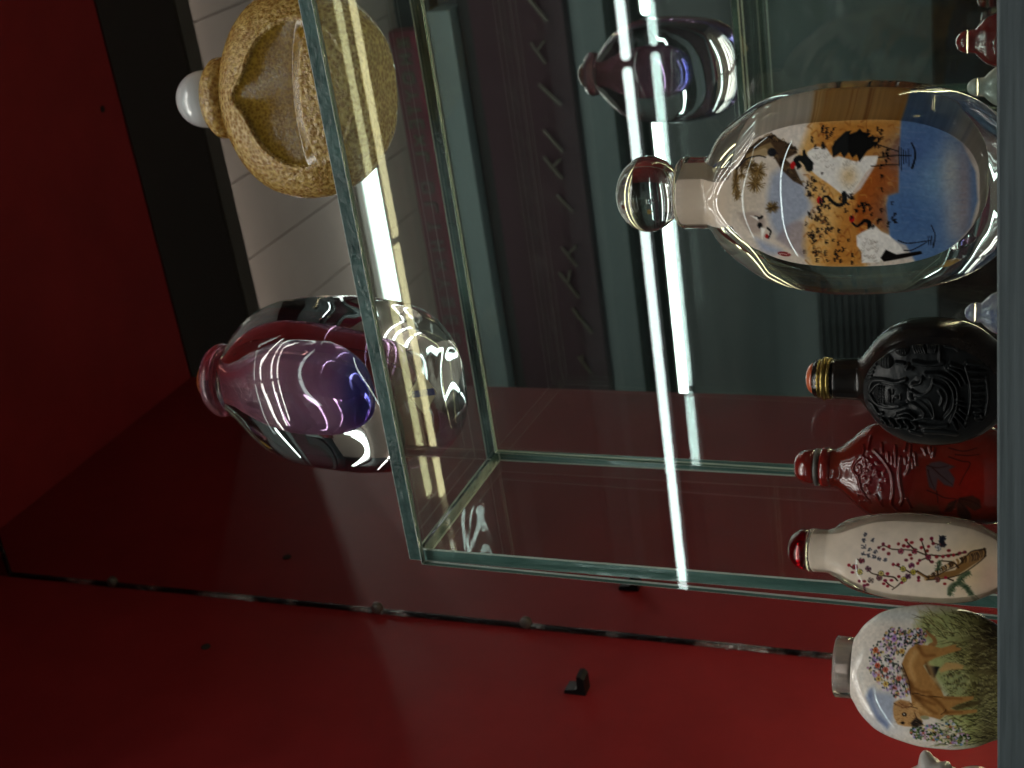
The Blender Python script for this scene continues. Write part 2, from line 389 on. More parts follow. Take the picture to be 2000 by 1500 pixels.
# ------------------------------------------------------------------ the shop behind the photographer, seen in the mirror
ceil = empty('ceiling', (0, 0, ZC)); tag(ceil, kind='structure')
M_CEIL = mat('ceiling_panel', (0.30, 0.228, 0.195, 1), 0.7, spec=0.1, colnoise=(3, (0.325, 0.252, 0.215, 1)))
cp = None
for k in range(16):
    xc = -3.1+0.262*k+0.02
    if cp is None:
        cp = box('ceiling_panel', -0.129, 0.129, WY, -0.62, 0, 0.015, M_CEIL, ceil, bevel=0.002); cp.location.x = xc
    else:
        c2 = cp.copy(); link(c2, ceil); c2.location.x = xc
box('ceiling_deck', -6, 5, WY, 0.6, 0.02, 0.05, M_BLACK, ceil)
flo = mesh('floor', [(-6, WY, -1.35), (5, WY, -1.35), (5, 0.2, -1.35), (-6, 0.2, -1.35)], [(0, 1, 2, 3)], mat('shop_floor', (0.16, 0.15, 0.14, 1), 0.4)); tag(flo, kind='structure')
def wallmat(n, c, c2=None, sc_=4, st=(0.3, 1, 3)):
    return mat(n, c, 0.7, spec=0.06, colnoise=(sc_, c2 or tuple([v*1.15 for v in c[:3]]+[1]), st))
BANDS = [ # slope from, slope to, proud by, colour
 (-0.22, 0.108, 0.02, (0.030, 0.022, 0.018, 1)), (0.108, 0.300, 0.0, (0.225, 0.295, 0.290, 1)), (0.300, 0.338, 0.03, (0.020, 0.034, 0.032, 1)),
 (0.338, 0.366, 0.01, (0.24, 0.33, 0.33, 1)), (0.366, 0.441, 0.05, (0.072, 0.040, 0.050, 1)), (0.441, 0.4525, 0.02, (0.045, 0.055, 0.052, 1)),
 (0.4525, 0.4730, 0.09, (0.30, 0.41, 0.40, 1)), (0.4730, 0.52, 0.03, (0.05, 0.066, 0.072, 1)),
]
wl = empty('shop_wall', (0, WY, 0)); tag(wl, kind='structure')
for i, (a, b, pr, c) in enumerate(BANDS):
    box('wall_board', -6, 5 if i != 6 else -0.33, -0.05, pr, slope_z(a)+0.002, slope_z(b)-0.002, wallmat('wall_board_%d' % i, (c[0]*0.30, c[1]*0.27, c[2]*0.275, 1)), wl, bevel=0.004)
M_PIL = wallmat('dark_pilaster', (0.016, 0.018, 0.018, 1))
for (xa, xb, za, zb) in ((-2.05, -1.37, slope_z(0.152), slope_z(0.197)),):
    for k in range(9):
        z0 = za+(zb-za)*k/9
        box('slat', xa, xb, 0.002, 0.03, z0, z0+(zb-za)/9*0.62, M_PIL, wl)
# red fascia sign with gold marks
sg = empty('fascia_sign', (0, WY+0.10, slope_z(0.4945))); tag(sg, 'dark red fascia sign with faint gold lettering seen in the mirror', 'sign')
zh_ = (slope_z(0.5125)-slope_z(0.4765))/2
box('board', -4.0, -0.39, -0.06, 0.02, -zh_, zh_, mat('sign_red', (0.12, 0.011, 0.026, 1), 0.7, spec=0.08, colnoise=(5, (0.08, 0.009, 0.018, 1))), sg, bevel=0.006)
box('lower_rail', -4.0, -0.37, -0.02, 0.035, -zh_-0.022, -zh_-0.002, mat('sign_rail', (0.10, 0.010, 0.014, 1), 0.4), sg)
M_GOLD = mat('sign_gold', (0.050, 0.036, 0.011, 1), 0.6)
def glyph(x, z, strokes, sz, parent, m):
    V = []; F = []
    for (xa, za, xb, zb, t) in strokes:
        a = Vector((x+xa*sz, 0, z+za*sz)); b = Vector((x+xb*sz, 0, z+zb*sz)); d = (b-a).normalized(); n = Vector((-d.z, 0, d.x))*t*sz/2
        k = len(V)
        for p in (a+n, a-n, b-n, b+n): V.append((p.x, 0.021, p.z))
        for p in (a+n, a-n, b-n, b+n): V.append((p.x, 0.030, p.z))
        F += [(k, k+1, k+2, k+3), (k+4, k+7, k+6, k+5), (k, k+4, k+5, k+1), (k+1, k+5, k+6, k+2), (k+2, k+6, k+7, k+3), (k+3, k+7, k+4, k)]
    return mesh('gold_mark', V, F, m, parent)
G = [[(-.4,.35,.4,.35,.2),(-.35,-.05,.35,-.05,.2),(-.4,-.45,.4,-.45,.2),(0,.35,0,-.45,.22)], [(-.3,.5,-.3,-.5,.22),(.3,.5,.3,-.5,.22),(-.3,0,.3,0,.2)],
     [(-.35,.4,.35,.4,.22),(-.35,-.4,.35,-.4,.22),(-.35,.4,-.35,-.4,.22),(.35,.4,.35,-.4,.22)], [(-.4,.5,0,.05,.22),(.4,.5,0,.05,.22),(0,.05,0,-.5,.22)],
     [(-.35,.45,.35,.45,.2),(0,.45,0,-.5,.24)], [(.3,.5,-.3,.5,.2),(.3,.5,.3,-.5,.22),(.3,0,-.25,0,.2),(.3,-.5,-.3,-.5,.2)], [(-.4,.4,.4,-.4,.2),(.4,.4,-.4,-.4,.2)], [(.3,.5,.3,-.45,.24),(.3,-.45,-.4,-.45,.22)]]
for i, gx in enumerate((-0.435, -0.50, -0.575, -0.645, -0.705, -0.765, -0.83, -0.90)):
    glyph(gx, -0.012, G[i], 0.052, sg, M_GOLD)
for i in range(9): glyph(-1.03-0.085*i, -0.012, G[(i*5+2) % 8], 0.055, sg, mat('sign_bronze', (0.062, 0.022, 0.018, 1), 0.5))
s2_ = empty('wall_lettering', (0, WY+0.05, slope_z(0.385))); tag(s2_, 'faint slanting gold lettering on dark wall panel reflected in mirror', 'sign')
M_GOLD2 = mat('faded_gold', (0.024, 0.019, 0.008, 1), 0.6)
for i in range(12):
    gx = -0.30-0.17*i+random.uniform(-0.06, 0.06)
    glyph(gx, 0.02*math.sin(i*2.1), [(-.9+random.uniform(-.2,.3),-.5,.5,.55+random.uniform(-.3,.2),.16),(random.uniform(-.3,.2),.1,random.uniform(.3,.8),-.25+random.uniform(-.4,.2),.13)][:random.choice((1,2,2))], random.uniform(.05,.08), s2_, M_GOLD2)
# fluorescent tubes
def tube_lamp(name, x, y, z, ln, r, label, group, wall=False, m=None):
    o = empty(name, (x, y, z)); tag(o, label, 'light', group)
    if wall: box('housing', -ln/2, ln/2, -0.045, -0.022, -0.02, 0.03, M_BLACK, o)
    else: box('housing', -ln/2-0.01, ln/2+0.01, -0.03, 0.03, r+0.002, r+0.03, M_WHITE, o, bevel=0.004)
    P = [(0.0005, -ln/2)]+[(r*math.sin(a), -ln/2+r*(1-math.cos(a))) for a in np.linspace(0.15, math.pi/2, 7)]
    P += [(r_, -z_) for (r_, z_) in reversed(P)]
    t = lathe('tube', P, m or M_TUBE, o, seg=16); t.rotation_euler = (0, math.pi/2, 0)
    return o
for i, xx in enumerate((-1.20, 0.20, 1.60)):
    tube_lamp('ceiling_light', xx, -3.815, ZC-0.062, 1.36, 0.025, ('bright batten lamp mirrored between the gold and purple bottles', 'batten lamp above the red sign, mirrored behind the gold bottle', 'batten lamp beyond the end of the red sign')[i], 'batten lamps above the red sign')
for yy, lab in ((-1.55, 'over the cabinet opening'), (-2.02, 'second from the cabinet'), (-2.38, 'third from the cabinet'), (-2.72, 'nearest the sign')):
    for xx, side in ((-1.0, 'towards the dog bottle side'), (0.42, 'straight ahead of the mirror'), (1.84, 'towards the gold bottle side')):
        tube_lamp('ceiling_light', xx, yy, ZC-0.062, 1.30, 0.024, 'ceiling tube lamp, row '+lab+', '+side, 'ceiling tube lamps before the cabinet', m=M_TUBEN if yy < -2 else None)
for i, xx in enumerate((-1.32, 0.62)):
    tube_lamp('wall_light', xx, -4.0, slope_z(0.3075, -4.0), 1.92, 0.0145, ('long cool white tube mirrored above the black bottle stopper', 'second cool white tube, mirrored at the purple reflection')[i], 'tube lamps on the far wall', wall=True, m=M_TUBEW)

# ------------------------------------------------------------------ display cabinet
cab = empty('display_cabinet', (0, 0, 0)); tag(cab, 'red laminate display cabinet with mirrored back and grey shelf', 'cabinet')
XR = 1.35
sp = box('side_panel', -0.018, 0.0, -0.40, 0.02, -0.30, ZT+0.018, M_RED, cab)
tp = box('top_panel', 0.0, XR, -0.40, 0.02, ZT, ZT+0.018, M_RED, cab)
box('header', -0.018, XR, -0.53, -0.4005, ZT-0.002, ZT+0.05, M_BLACK, cab)
box('header_trim', -0.018, XR, -0.556, -0.5305, ZT-0.004, ZT+0.05, M_TRIM, cab)
box('back_rail', 0.0, XR, 0.0, 0.02, ZM+0.001, ZT, M_RED, cab)
mi = box('mirror', 0.0042, XR, 0.0, 0.005, -0.30, ZM-0.003, M_MIRROR, cab)
tag(mi, 'old silvered mirror with chipped edge filling the cabinet back')
box('mirror_edge', 0.0005, 0.0040, -0.0012, 0.005, -0.30, ZM, M_MEDGE, cab)
box('mirror_edge', 0.0042, XR, -0.0012, 0.005, ZM-0.0028, ZM+0.0006, M_MEDGE, cab)
box('side_panel', XR, XR+0.018, -0.40, 0.02, -0.30, ZT+0.018, M_RED, cab)
sh = box('shelf', 0.0006, XR-0.001, -0.4592, -0.0015, ZS-0.024, ZS, M_SHELF, cab)
box('shelf_edge', -0.018, XR, YF-0.002, -0.4594, ZS-0.040, ZS+0.0002, M_EDGE, cab, bevel=0.0006)
def disc(name, r, m, parent, loc, rot):
    o = lathe(name, [(r, -0.0006), (r*0.98, 0.0004)], m, parent, seg=20, smooth=False); o.location = loc; o.rotation_euler = rot; return o
disc('pin_hole', 0.0037, M_HOLE, sp, (0.0004, -0.0645, 0.3711), (0, math.pi/2, 0))
disc('pin_hole', 0.0036, M_HOLE, tp, (0.3155, -0.3705, ZT-0.0002), (math.pi, 0, 0))
V = []; F = []
prof = [(0.0, 0.0), (0.0105, 0.0), (0.0125, 0.0018), (0.0125, 0.0042), (0.0045, 0.0046), (0.0032, 0.0062), (0.0026, 0.0118), (0.0, 0.0125)]
for yy in (-0.0042, 0.0042):
    for (px, pz) in prof: V.append((px, yy, pz))
n = len(prof); F = [tuple(range(n)), tuple(reversed(range(n, 2*n)))]+[(i, (i+1) % n, n+(i+1) % n, n+i) for i in range(n)]
pn = mesh('shelf_pin', V, F, M_PLASTIC, cab); pn.location = (0.0003, -0.0645, 0.0600); pn.scale = (1.2, 1.25, 1.25)
for zc in (0.5036, 0.2532, 0.1291):
    o = lathe('mirror_clip', [(0.0044, 0), (0.0043, 0.0012), (0.0036, 0.0019), (0.0001, 0.0022)], M_CLIP, cab, seg=24)
    o.location = (0.0052, -0.0006, zc); o.rotation_euler = (math.pi/2, 0, 0)
# warm led tape lying at the back of the shelf
for k, (xa, xb) in enumerate(((0.05, 0.268), (0.272, 1.30))):
    o = empty('led_tape', ((xa+xb)/2, -0.098-0.0015*k, ZS)); h = (xb-xa)/2
    tag(o, ('short' if k == 0 else 'long')+' warm led tape on the shelf, its glow mirrored under the glass plate', 'light')
    box('tape', -h, h, -0.0050, 0.0050, 0.0003, 0.0013, M_TAPEB, o)
    box('led_row', -h+0.001, h-0.001, -0.0042, 0.0042, 0.0016, 0.0028, M_TAPE, o)

# ------------------------------------------------------------------ glass riser
T6 = 0.006
ri = empty('glass_riser', (RA, -RP, ZS)); tag(ri, 'clear glass riser with green cut edges carrying two bottles', 'riser')
def local(o): o.location = (-RA, RP, -ZS); return o
XE = 1.30
local(box('top_plate', RA-T6, XE, -RP, -RQ, 0.0, T6, M_PANE, ri, edge_mat=M_PEDGE, main_axis=2))
local(box('side_pane', RA-T6, RA, -RP+0.0002, -RQ-0.0002, ZS+0.0005, -0.0006, M_PANE, ri, edge_mat=M_PEDGE2, main_axis=0))
local(box('side_pane', XE-T6, XE, -RP+0.0002, -RQ-0.0002, ZS+0.0005, -0.0006, M_PANE, ri, edge_mat=M_PEDGE2, main_axis=0))
def tilted(name, y, x0, x1, th, deg, z1):
    H = z1-ZS-0.001; k = math.tan(math.radians(deg))
    o = box(name, x0, x1, y-th, y, ZS+0.001, z1, M_PANE, ri, edge_mat=M_PEDGE2, main_axis=1)
    for v in o.data.vertices: v.co.y -= (z1-v.co.z)*k
    return local(o)
tilted('front_pane', -RP-0.0004, RA-T6+0.0003, XE-0.001, 0.003, 1.04, -0.0012)
tilted('back_pane', -RQ-0.0030, RA+0.0006, XE-T6-0.001, 0.003, 1.30, -0.0012)
# ------------------------------------------------------------------ pictures
def ticks(cv, poly_fn, n, col, size=(3, 7), xr=None, yr=None, wid=2.2):
    for _ in range(n):
        x = random.uniform(*xr); y = random.uniform(*yr)
        if not poly_fn(x, y): continue
        k = random.choice((2, 3, 3, 4)); a = random.uniform(-0.5, 0.5)
        for j in range(k):
            l = random.uniform(*size); xx = x+random.uniform(-1.5, 1.5); yy = y+j*3.0
            cv.stroke([(xx, yy), (xx+l*math.cos(a), yy+l*math.sin(a)+random.uniform(-1, 1))], (wid, 0.8), col, soft=1.0, smooth=False, alpha=0.9)
def crane_picture():
    cv = Canvas(1320, 215, 1975, 545, (196, 182, 168)); Z5 = (1200, 120, 2.5)
    def z(*p): return [(1200+a/2.5, 120+b/2.5) for a, b in p]
    cv.soft_blob(1440, 380, 60, 60, (176, 160, 140), 0.6)
    cv.soft_blob(1560, 270, 60, 30, (208, 196, 186), 0.8)
    # pale blue sky and grey hills
    cv.poly(z((770,560),(850,510),(930,600),(960,720),(880,800),(830,870),(770,800),(750,680)), (140, 150, 172), 16, 0.85, True)
    cv.poly(z((690,870),(760,900),(820,930),(780,950),(720,930)), (130, 145, 178), 14, 0.7, True)
    cv.poly(z((790,870),(850,800),(930,790),(950,960),(880,930)), (146, 132, 136), 8, 0.75, True)
    cv.poly(z((600,750),(700,745),(740,800),(690,850),(640,820)), (150, 130, 122), 8, 0.6, True)
    # ochre field and brown bank
    cv.poly(z((960,300),(1405,290),(1395,640),(1330,650),(1345,830),(1215,860),(1225,1010),(960,1010),(930,900),(940,800),(1000,720),(950,640),(960,560),(900,470),(930,380)), (205, 158, 92), 16, 1.0)
    cv.poly(z((1000,300),(1405,290),(1395,640),(1330,650),(1345,830),(1215,860),(1225,1010),(1030,1010),(1080,860),(1100,720),(1160,690),(1060,560),(980,420)), (184, 122, 52), 26, 0.95)
    cv.poly(z((1240,540),(1330,480),(1395,380),(1395,640),(1325,660),(1342,830),(1290,800),(1210,860),(1180,760),(1190,660)), (164, 84, 30), 12, 0.9)
    for _ in range(260):
        x = random.uniform(1572, 1755); y = random.uniform(240, 518)
        if y > 385 and x > 1735: continue
        if y > 460 and x > 1690: continue
        c = random.choice(((150, 84, 28), (216, 160, 80), (128, 66, 24), (200, 132, 52)))
        cv.stroke([(x, y), (x+random.uniform(4, 10), y+random.uniform(-9, 9)), (x+random.uniform(8, 16), y+random.uniform(-4, 14))], (3.5, 1.2), c, 2.0, 0.5)
    # water
    cv.poly(z((1400,290),(1480,290),(1600,340),(1700,420),(1765,560),(1775,700),(1740,830),(1640,930),(1480,1000),(1430,900),(1352,860),(1335,700),(1345,655),(1395,640)), (88, 118, 160), 5, 1.0)
    cv.soft_blob(1790, 300, 60, 40, (74, 98, 146), 0.7); cv.soft_blob(1775, 420, 50, 50, (72, 104, 150), 0.8)
    cv.soft_blob(1830, 350, 34, 50, (112, 146, 176), 0.7); cv.soft_blob(1860, 340, 22, 60, (176, 170, 160), 0.75); cv.soft_blob(1868, 430, 22, 60, (160, 158, 160), 0.8)
    cv.soft_blob(1885, 380, 14, 110, (150, 130, 128), 0.7)
    for _ in range(160):
        x = random.uniform(1740, 1880); y = random.uniform(250, 510)
        cv.stroke([(x, y), (x+random.uniform(8, 26), y+random.uniform(-3, 6))], 1.6, random.choice(((126, 154, 186), (66, 94, 146), (140, 146, 176))), 2.0, 0.22)
    # pine
    TR = (78, 58, 40)
    cv.poly(z((610,500),(650,440),(700,395),(770,370),(800,385),(890,425),(898,450),(840,480),(885,520),(930,608),(880,585),(820,530),(780,470),(735,430),(670,455),(640,520),(610,540)), TR, 2.5, 0.95)
    cv.poly(z((640,470),(700,430),(760,405),(790,440),(740,470),(690,470),(640,520)), (150, 124, 84), 3, 0.8)
    for i in range(90):
        a, b = random.choice((((640, 450), (770, 375)), ((780, 385), (890, 440)), ((780, 460), (925, 600))))
        t = random.random(); x = a[0]+(b[0]-a[0])*t+random.uniform(-12, 12); y = a[1]+(b[1]-a[1])*t+random.uniform(-12, 12)
        cv.stroke(z((x-7, y), (x, y-7), (x+7, y)), 1.5, random.choice(((40, 28, 20), (120, 96, 64))), 1.0, 0.8)
    cv.ell(*z((770, 450))[0], 9, 8, (40, 42, 48), soft=2)
    def tuft(x, y, rx, ry, n):
        for _ in range(n):
            a = random.uniform(0, 2*math.pi); r = random.uniform(0.5, 1.0)
            cv.stroke(z((x, y), (x+rx*r*math.cos(a), y+ry*r*math.sin(a))), (2.0, 0.9), random.choice(((92, 70, 36), (122, 96, 52), (70, 54, 30), (140, 112, 66))), 1.0, 0.75, False)
    for q in ((700, 540, 60, 55, 90), (690, 600, 52, 55, 90), (660, 520, 50, 40, 50), (590, 610, 24, 88, 110), (600, 660, 26, 40, 40), (775, 715, 38, 36, 80), (620, 560, 26, 40, 40)): tuft(*q)
    cv.stroke(z((590, 540), (640, 490), (700, 470), (740, 475)), (3, 2), (36, 28, 24), 1)
    # big crane
    WH = (212, 206, 200)
    cv.poly(z((945,445),(985,418),(1040,425),(1075,470),(1100,462),(1190,490),(1230,462),(1295,462),(1285,500),(1240,540),(1200,600),(1150,672),(1110,640),(1060,600),(1000,560),(958,525)), WH, 2.5, 1, False)
    cv.poly(z((1150,670),(1200,600),(1240,540),(1285,500),(1210,620)), (198, 186, 182), 3, 0.9)
    for _ in range(70):
        x = random.uniform(965, 1190); y = random.uniform(430, 640)
        if y > 430+0.95*(x-940) or y < 425+0.1*(x-960): continue
        cv.stroke(z((x-9, y), (x, y+9), (x+10, y)), 1.0, (140, 126, 112), 1.0, 0.55)
    cv.soft_blob(*z((1150, 560))[0], 16, 18, (206, 168, 108), 0.7)
    BK = (26, 24, 28)
    cv.poly(z((1066,420),(1090,385),(1130,350),(1160,345),(1150,362),(1185,350),(1200,336),(1215,352),(1255,360),(1240,374),(1292,375),(1268,396),(1302,394),(1262,426),(1240,440),(1203,492),(1190,455),(1168,472),(1150,444),(1128,472),(1110,444),(1086,462),(1072,468)), BK, 1.2)
    cv.stroke(z((908, 512), (890, 488), (908, 474), (934, 486), (950, 505), (958, 520)), (9, 15), BK, 1.2); cv.stroke(z((930, 440), (936, 465), (965, 500)), (5, 11), BK, 1.2)
    cv.ell(*z((876, 508))[0], 5, 7.5, (186, 24, 28), 0.2)
    cv.stroke(z((905, 500), (912, 515), (898, 524)), 3, BK, 1)
    for l in (((1265,406),(1290,410),(1390,442)), ((1296,470),(1380,462),(1455,463)), ((1262,512),(1330,506),(1398,508))): cv.stroke(z(*l), (2.6, 1.6), BK, 1)
    cv.stroke(z((1455,405),(1471,440),(1472,480),(1460,522)), (2.5, 4.5), BK, 1)
    for x in (1393, 1404, 1415, 1428, 1440): cv.stroke(z((x, 440+random.uniform(-26, 6)), (x+3, 515+random.uniform(-20, 20))), 1.6, BK, 1, 0.85, False)
    # second and third crane
    cv.stroke(z((1022, 680), (1030, 660), (1050, 660), (1078, 688), (1108, 700), (1134, 678), (1128, 642)), (4, 9), BK, 1.2); cv.ell(*z((1008, 676))[0], 5.5, 7, (186, 24, 28)); cv.stroke(z((1020, 668), (1034, 684), (1016, 692)), 2.6, BK, 1)
    cv.stroke(z((1168, 786), (1190, 802), (1212, 790), (1228, 776), (1250, 784), (1254, 812)), (4, 9), BK, 1.2); cv.ell(*z((1166, 766))[0], 5.5, 7, (186, 24, 28))
    cv.poly(z((1188,850),(1215,832),(1258,812),(1270,790),(1310,830),(1350,850),(1400,900),(1422,935),(1370,950),(1330,922),(1300,985),(1212,988),(1212,930),(1190,900)), WH, 2.5)
    for _ in range(40):
        x = random.uniform(1195, 1290); y = random.uniform(850, 985)
        cv.stroke(z((x-7, y), (x, y+8), (x+8, y)), 1.0, (140, 122, 108), 1.0, 0.6)
    cv.poly(z((1304,962),(1330,920),(1382,946),(1500,931),(1508,946),(1400,968),(1320,982)), (40, 34, 32), 1.4)
    for l in (((1390,875),(1440,890),(1545,880)), ((1420,925),(1458,925),(1530,888))): cv.stroke(z(*l), (2.2, 1.5), BK, 1)
    cv.stroke(z((1553,805),(1570,850),(1568,880),(1560,916)), (1.6, 2.2), BK, 1)
    for x in (1535, 1545, 1553): cv.stroke(z((x, 858), (x+6, 905)), 1.2, BK, 1, 0.8, False)
    inb = lambda x, y: not (288 < y < 392 and 1575 < x < 1720 and y < 300+0.7*(x-1560)) and not (y > 440 and x > 1670)
    ticks(cv, inb, 170, (30, 22, 20), xr=(1578, 1750), yr=(244, 512), wid=2.8)
    ticks(cv, lambda x, y: True, 26, (50, 40, 40), xr=(1570, 1612), yr=(360, 500), size=(3, 6))
    # flying crane and seal
    cv.stroke(z((690, 765), (712, 770), (724, 762)), 5, BK, 1); cv.ell(*z((712, 806))[0], 5, 6, BK); cv.stroke(z((750, 818), (766, 832), (762, 852), (754, 868)), (4, 3), BK, 1); cv.ell(*z((746, 858))[0], 3.5, 4.5, (160, 28, 30))
    cv.poly(z((665, 760), (700, 765), (705, 785)), (222, 216, 208), 2); cv.poly(z((715, 815), (740, 820), (722, 880)), (222, 216, 208), 2)
    cv.ell(*z((832, 945))[0], 13, 4.6, (128, 26, 30), 0.12); 
    for k in range(5): cv.ell(1533-8+4*k, 498+random.uniform(-1.5, 1.5), 1.2, 1.6, (206, 178, 170))
    cv.grain(0.16, 5); cv.punch(1.22, 0.80, -4)
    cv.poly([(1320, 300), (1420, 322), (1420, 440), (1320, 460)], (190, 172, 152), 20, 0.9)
    return cv
def plum_picture():
    cv = Canvas(1560, 985, 1975, 1200, (208, 190, 170)); z = lambda *p: [(1540+a/4.762, 1000+b/4.762) for a, b in p]
    cv.soft_blob(1900, 1110, 50, 60, (206, 176, 134), 0.9); cv.soft_blob(1700, 1090, 90, 50, (206, 188, 176), 0.7); cv.soft_blob(1935, 1130, 24, 40, (190, 150, 128), 0.7); cv.soft_blob(1640, 1090, 40, 40, (200, 184, 166), 0.6)
    cv.grain(0.08, 14)
    DK = (58, 40, 26)
    cv.poly(z((1840,345),(1700,370),(1600,480),(1560,540),(1450,560),(1380,590),(1290,595),(1210,545),(1205,570),(1270,610),(1300,640),(1420,620),(1560,600),(1650,545),(1780,460),(1845,405)), (132, 96, 54), 2)
    for _ in range(120):
        t = random.random(); x = 1830-560*t; y = (380 if t < .1 else 400)+t*235-40*math.sin(t*3.1)
        cv.stroke(z((x, y-30*(1-t)-8), (x+14, y), (x+6, y+34*(1-t)+8)), (2.2, 1), random.choice((DK, DK, (168, 126, 72))), 1, 0.75)
    cv.stroke(z((1840, 350), (1700, 375), (1600, 490), (1470, 548), (1390, 590), (1300, 600), (1215, 550)), (2.2, 1.6), DK, 1); cv.stroke(z((1845, 410), (1780, 470), (1660, 555), (1560, 600), (1420, 625), (1290, 635)), 2, DK, 1)
    for l in (((1590,520),(1540,470),(1430,455)), ((1400,590),(1395,480)), ((1210,550),(1160,570),(1100,540),(1040,510),(985,488)), ((1130,590),(1070,640),(1020,690),(965,730)), ((1020,640),(990,610),(930,600),(860,590),(780,570),(740,520)), ((900,640),(940,680),(980,705)), ((640,530),(600,520),(570,495)), ((690,470),(650,440)),
              ((1590,400),(1500,400),(1430,410),(1340,400),(1290,400),(1180,360),(1060,350),(970,345),(900,315),(850,330)), ((1290,390),(1260,310),(1245,262)), ((1180,350),(1120,290),(1100,262)), ((1330,460),(1300,430),(1240,450),(1215,480)), ((1340,250),(1355,290),(1400,300)), ((1660,380),(1600,385),(1545,400),(1500,410)), ((1210,610),(1220,640)), ((1540,640),(1470,615))):
        cv.stroke(z(*l), (3.4, 1.9), DK, 1, 0.95)
    RD = (128, 26, 44)
    for (x, y) in ((1103,262),(1155,285),(1032,298),(1082,315),(1122,322),(945,320),(890,300),(850,332),(893,348),(942,388),(1245,258),(1338,248),(1355,295),(1312,322),(1245,332),(1300,362),(1142,400),(1155,432),(1105,448),(1230,450),(1500,360),(1600,385),(1648,375),(1545,402),(1497,410),(1447,415),(1388,418),(1345,465),(1213,478),(985,488),(1030,490),(1220,610),(1218,640),(1470,612),(1460,672),(1400,640),(568,497),(600,565),(660,648),(708,650),(735,682),(705,690),(930,575),(1035,602),(965,638),(890,672),(925,695),(905,640),(1060,660)):
        cv.ell(*z((x, y))[0], 3.1+random.random(), 2.7+random.random()*0.8, (RD[0]+random.randint(-16, 22), RD[1]+random.randint(-4, 20), RD[2]+random.randint(-6, 16)), soft=1.2)
    def bloss(x, y, col, r=24):
        for k in range(5):
            a = k*1.257+random.random(); cv.ell(*z((x+r*.55*math.cos(a), y+r*.55*math.sin(a)))[0], r*.5/4.76, r*.42/4.76, col, soft=1.5, alpha=0.85)
            cv.stroke(z((x, y), (x+r*math.cos(a), y+r*math.sin(a)), (x+r*math.cos(a+.7), y+r*math.sin(a+.7))), 1.1, (40, 34, 34), 1, 0.8)
    for q in ((1055,365,(170,60,86)),(1185,365,(160,46,70)),(1310,420,(150,40,70)),(1155,500,(128,40,84)),(1075,530,(190,176,60)),(1170,560,(200,180,50)),(1120,600,(96,44,80)),(1080,630,(186,170,60)),(870,575,(200,176,90)),(850,615,(130,70,80)),(770,640,(140,120,110)),(750,530,(110,60,80)),(670,560,(196,180,80)),(625,515,(160,36,56)),(690,455,(130,40,60)),(1440,250,(60,66,84)),(1440,300,(150,50,54)),(1400,335,(180,180,184)),(1390,630,(130,76,70))): bloss(*q, r=27)
    for _ in range(26): cv.stroke(z((1440+random.uniform(-36, 36), 270+random.uniform(-50, 60)), (1440+random.uniform(-36, 36), 270+random.uniform(-50, 60))), 1.6, (34, 36, 48), 1, 0.8, False)
    GR = (60, 76, 56)
    cv.stroke(z((1500, 770), (1510, 710), (1570, 670), (1640, 690), (1700, 770)), (8, 10), GR, 4, 0.8); cv.stroke(z((1590, 660), (1610, 610), (1680, 570)), (8, 9), GR, 4, 0.8); cv.stroke(z((1405, 540), (1412, 460)), 5, GR, 3, 0.6)
    for _ in range(150):
        (a, b) = random.choice((((1500,770),(1560,670)), ((1640,690),(1720,780)), ((1590,650),(1690,560)), ((1400,540),(1415,460)))); t = random.random(); x = a[0]+(b[0]-a[0])*t; y = a[1]+(b[1]-a[1])*t
        cv.stroke(z((x, y), (x+random.uniform(-40, 40), y+random.uniform(-22, 40))), (1.6, 0.8), random.choice((GR, (40, 58, 42), (86, 100, 70))), 1, 0.85, False)
    INK = (76, 74, 84)
    for (x, y) in ((715,215),(712,265),(790,262),(708,325),(765,350),(822,372),(705,385),(755,405),(805,418),(858,435),(905,445)):
        for _ in range(6): cv.stroke(z((x+random.uniform(-20, 20), y+random.uniform(-18, 18)), (x+random.uniform(-22, 22), y+random.uniform(-18, 18))), (2.6, 1.2), INK, 1, 0.9, False)
    cv.punch(1.15, 0.85)
    return cv
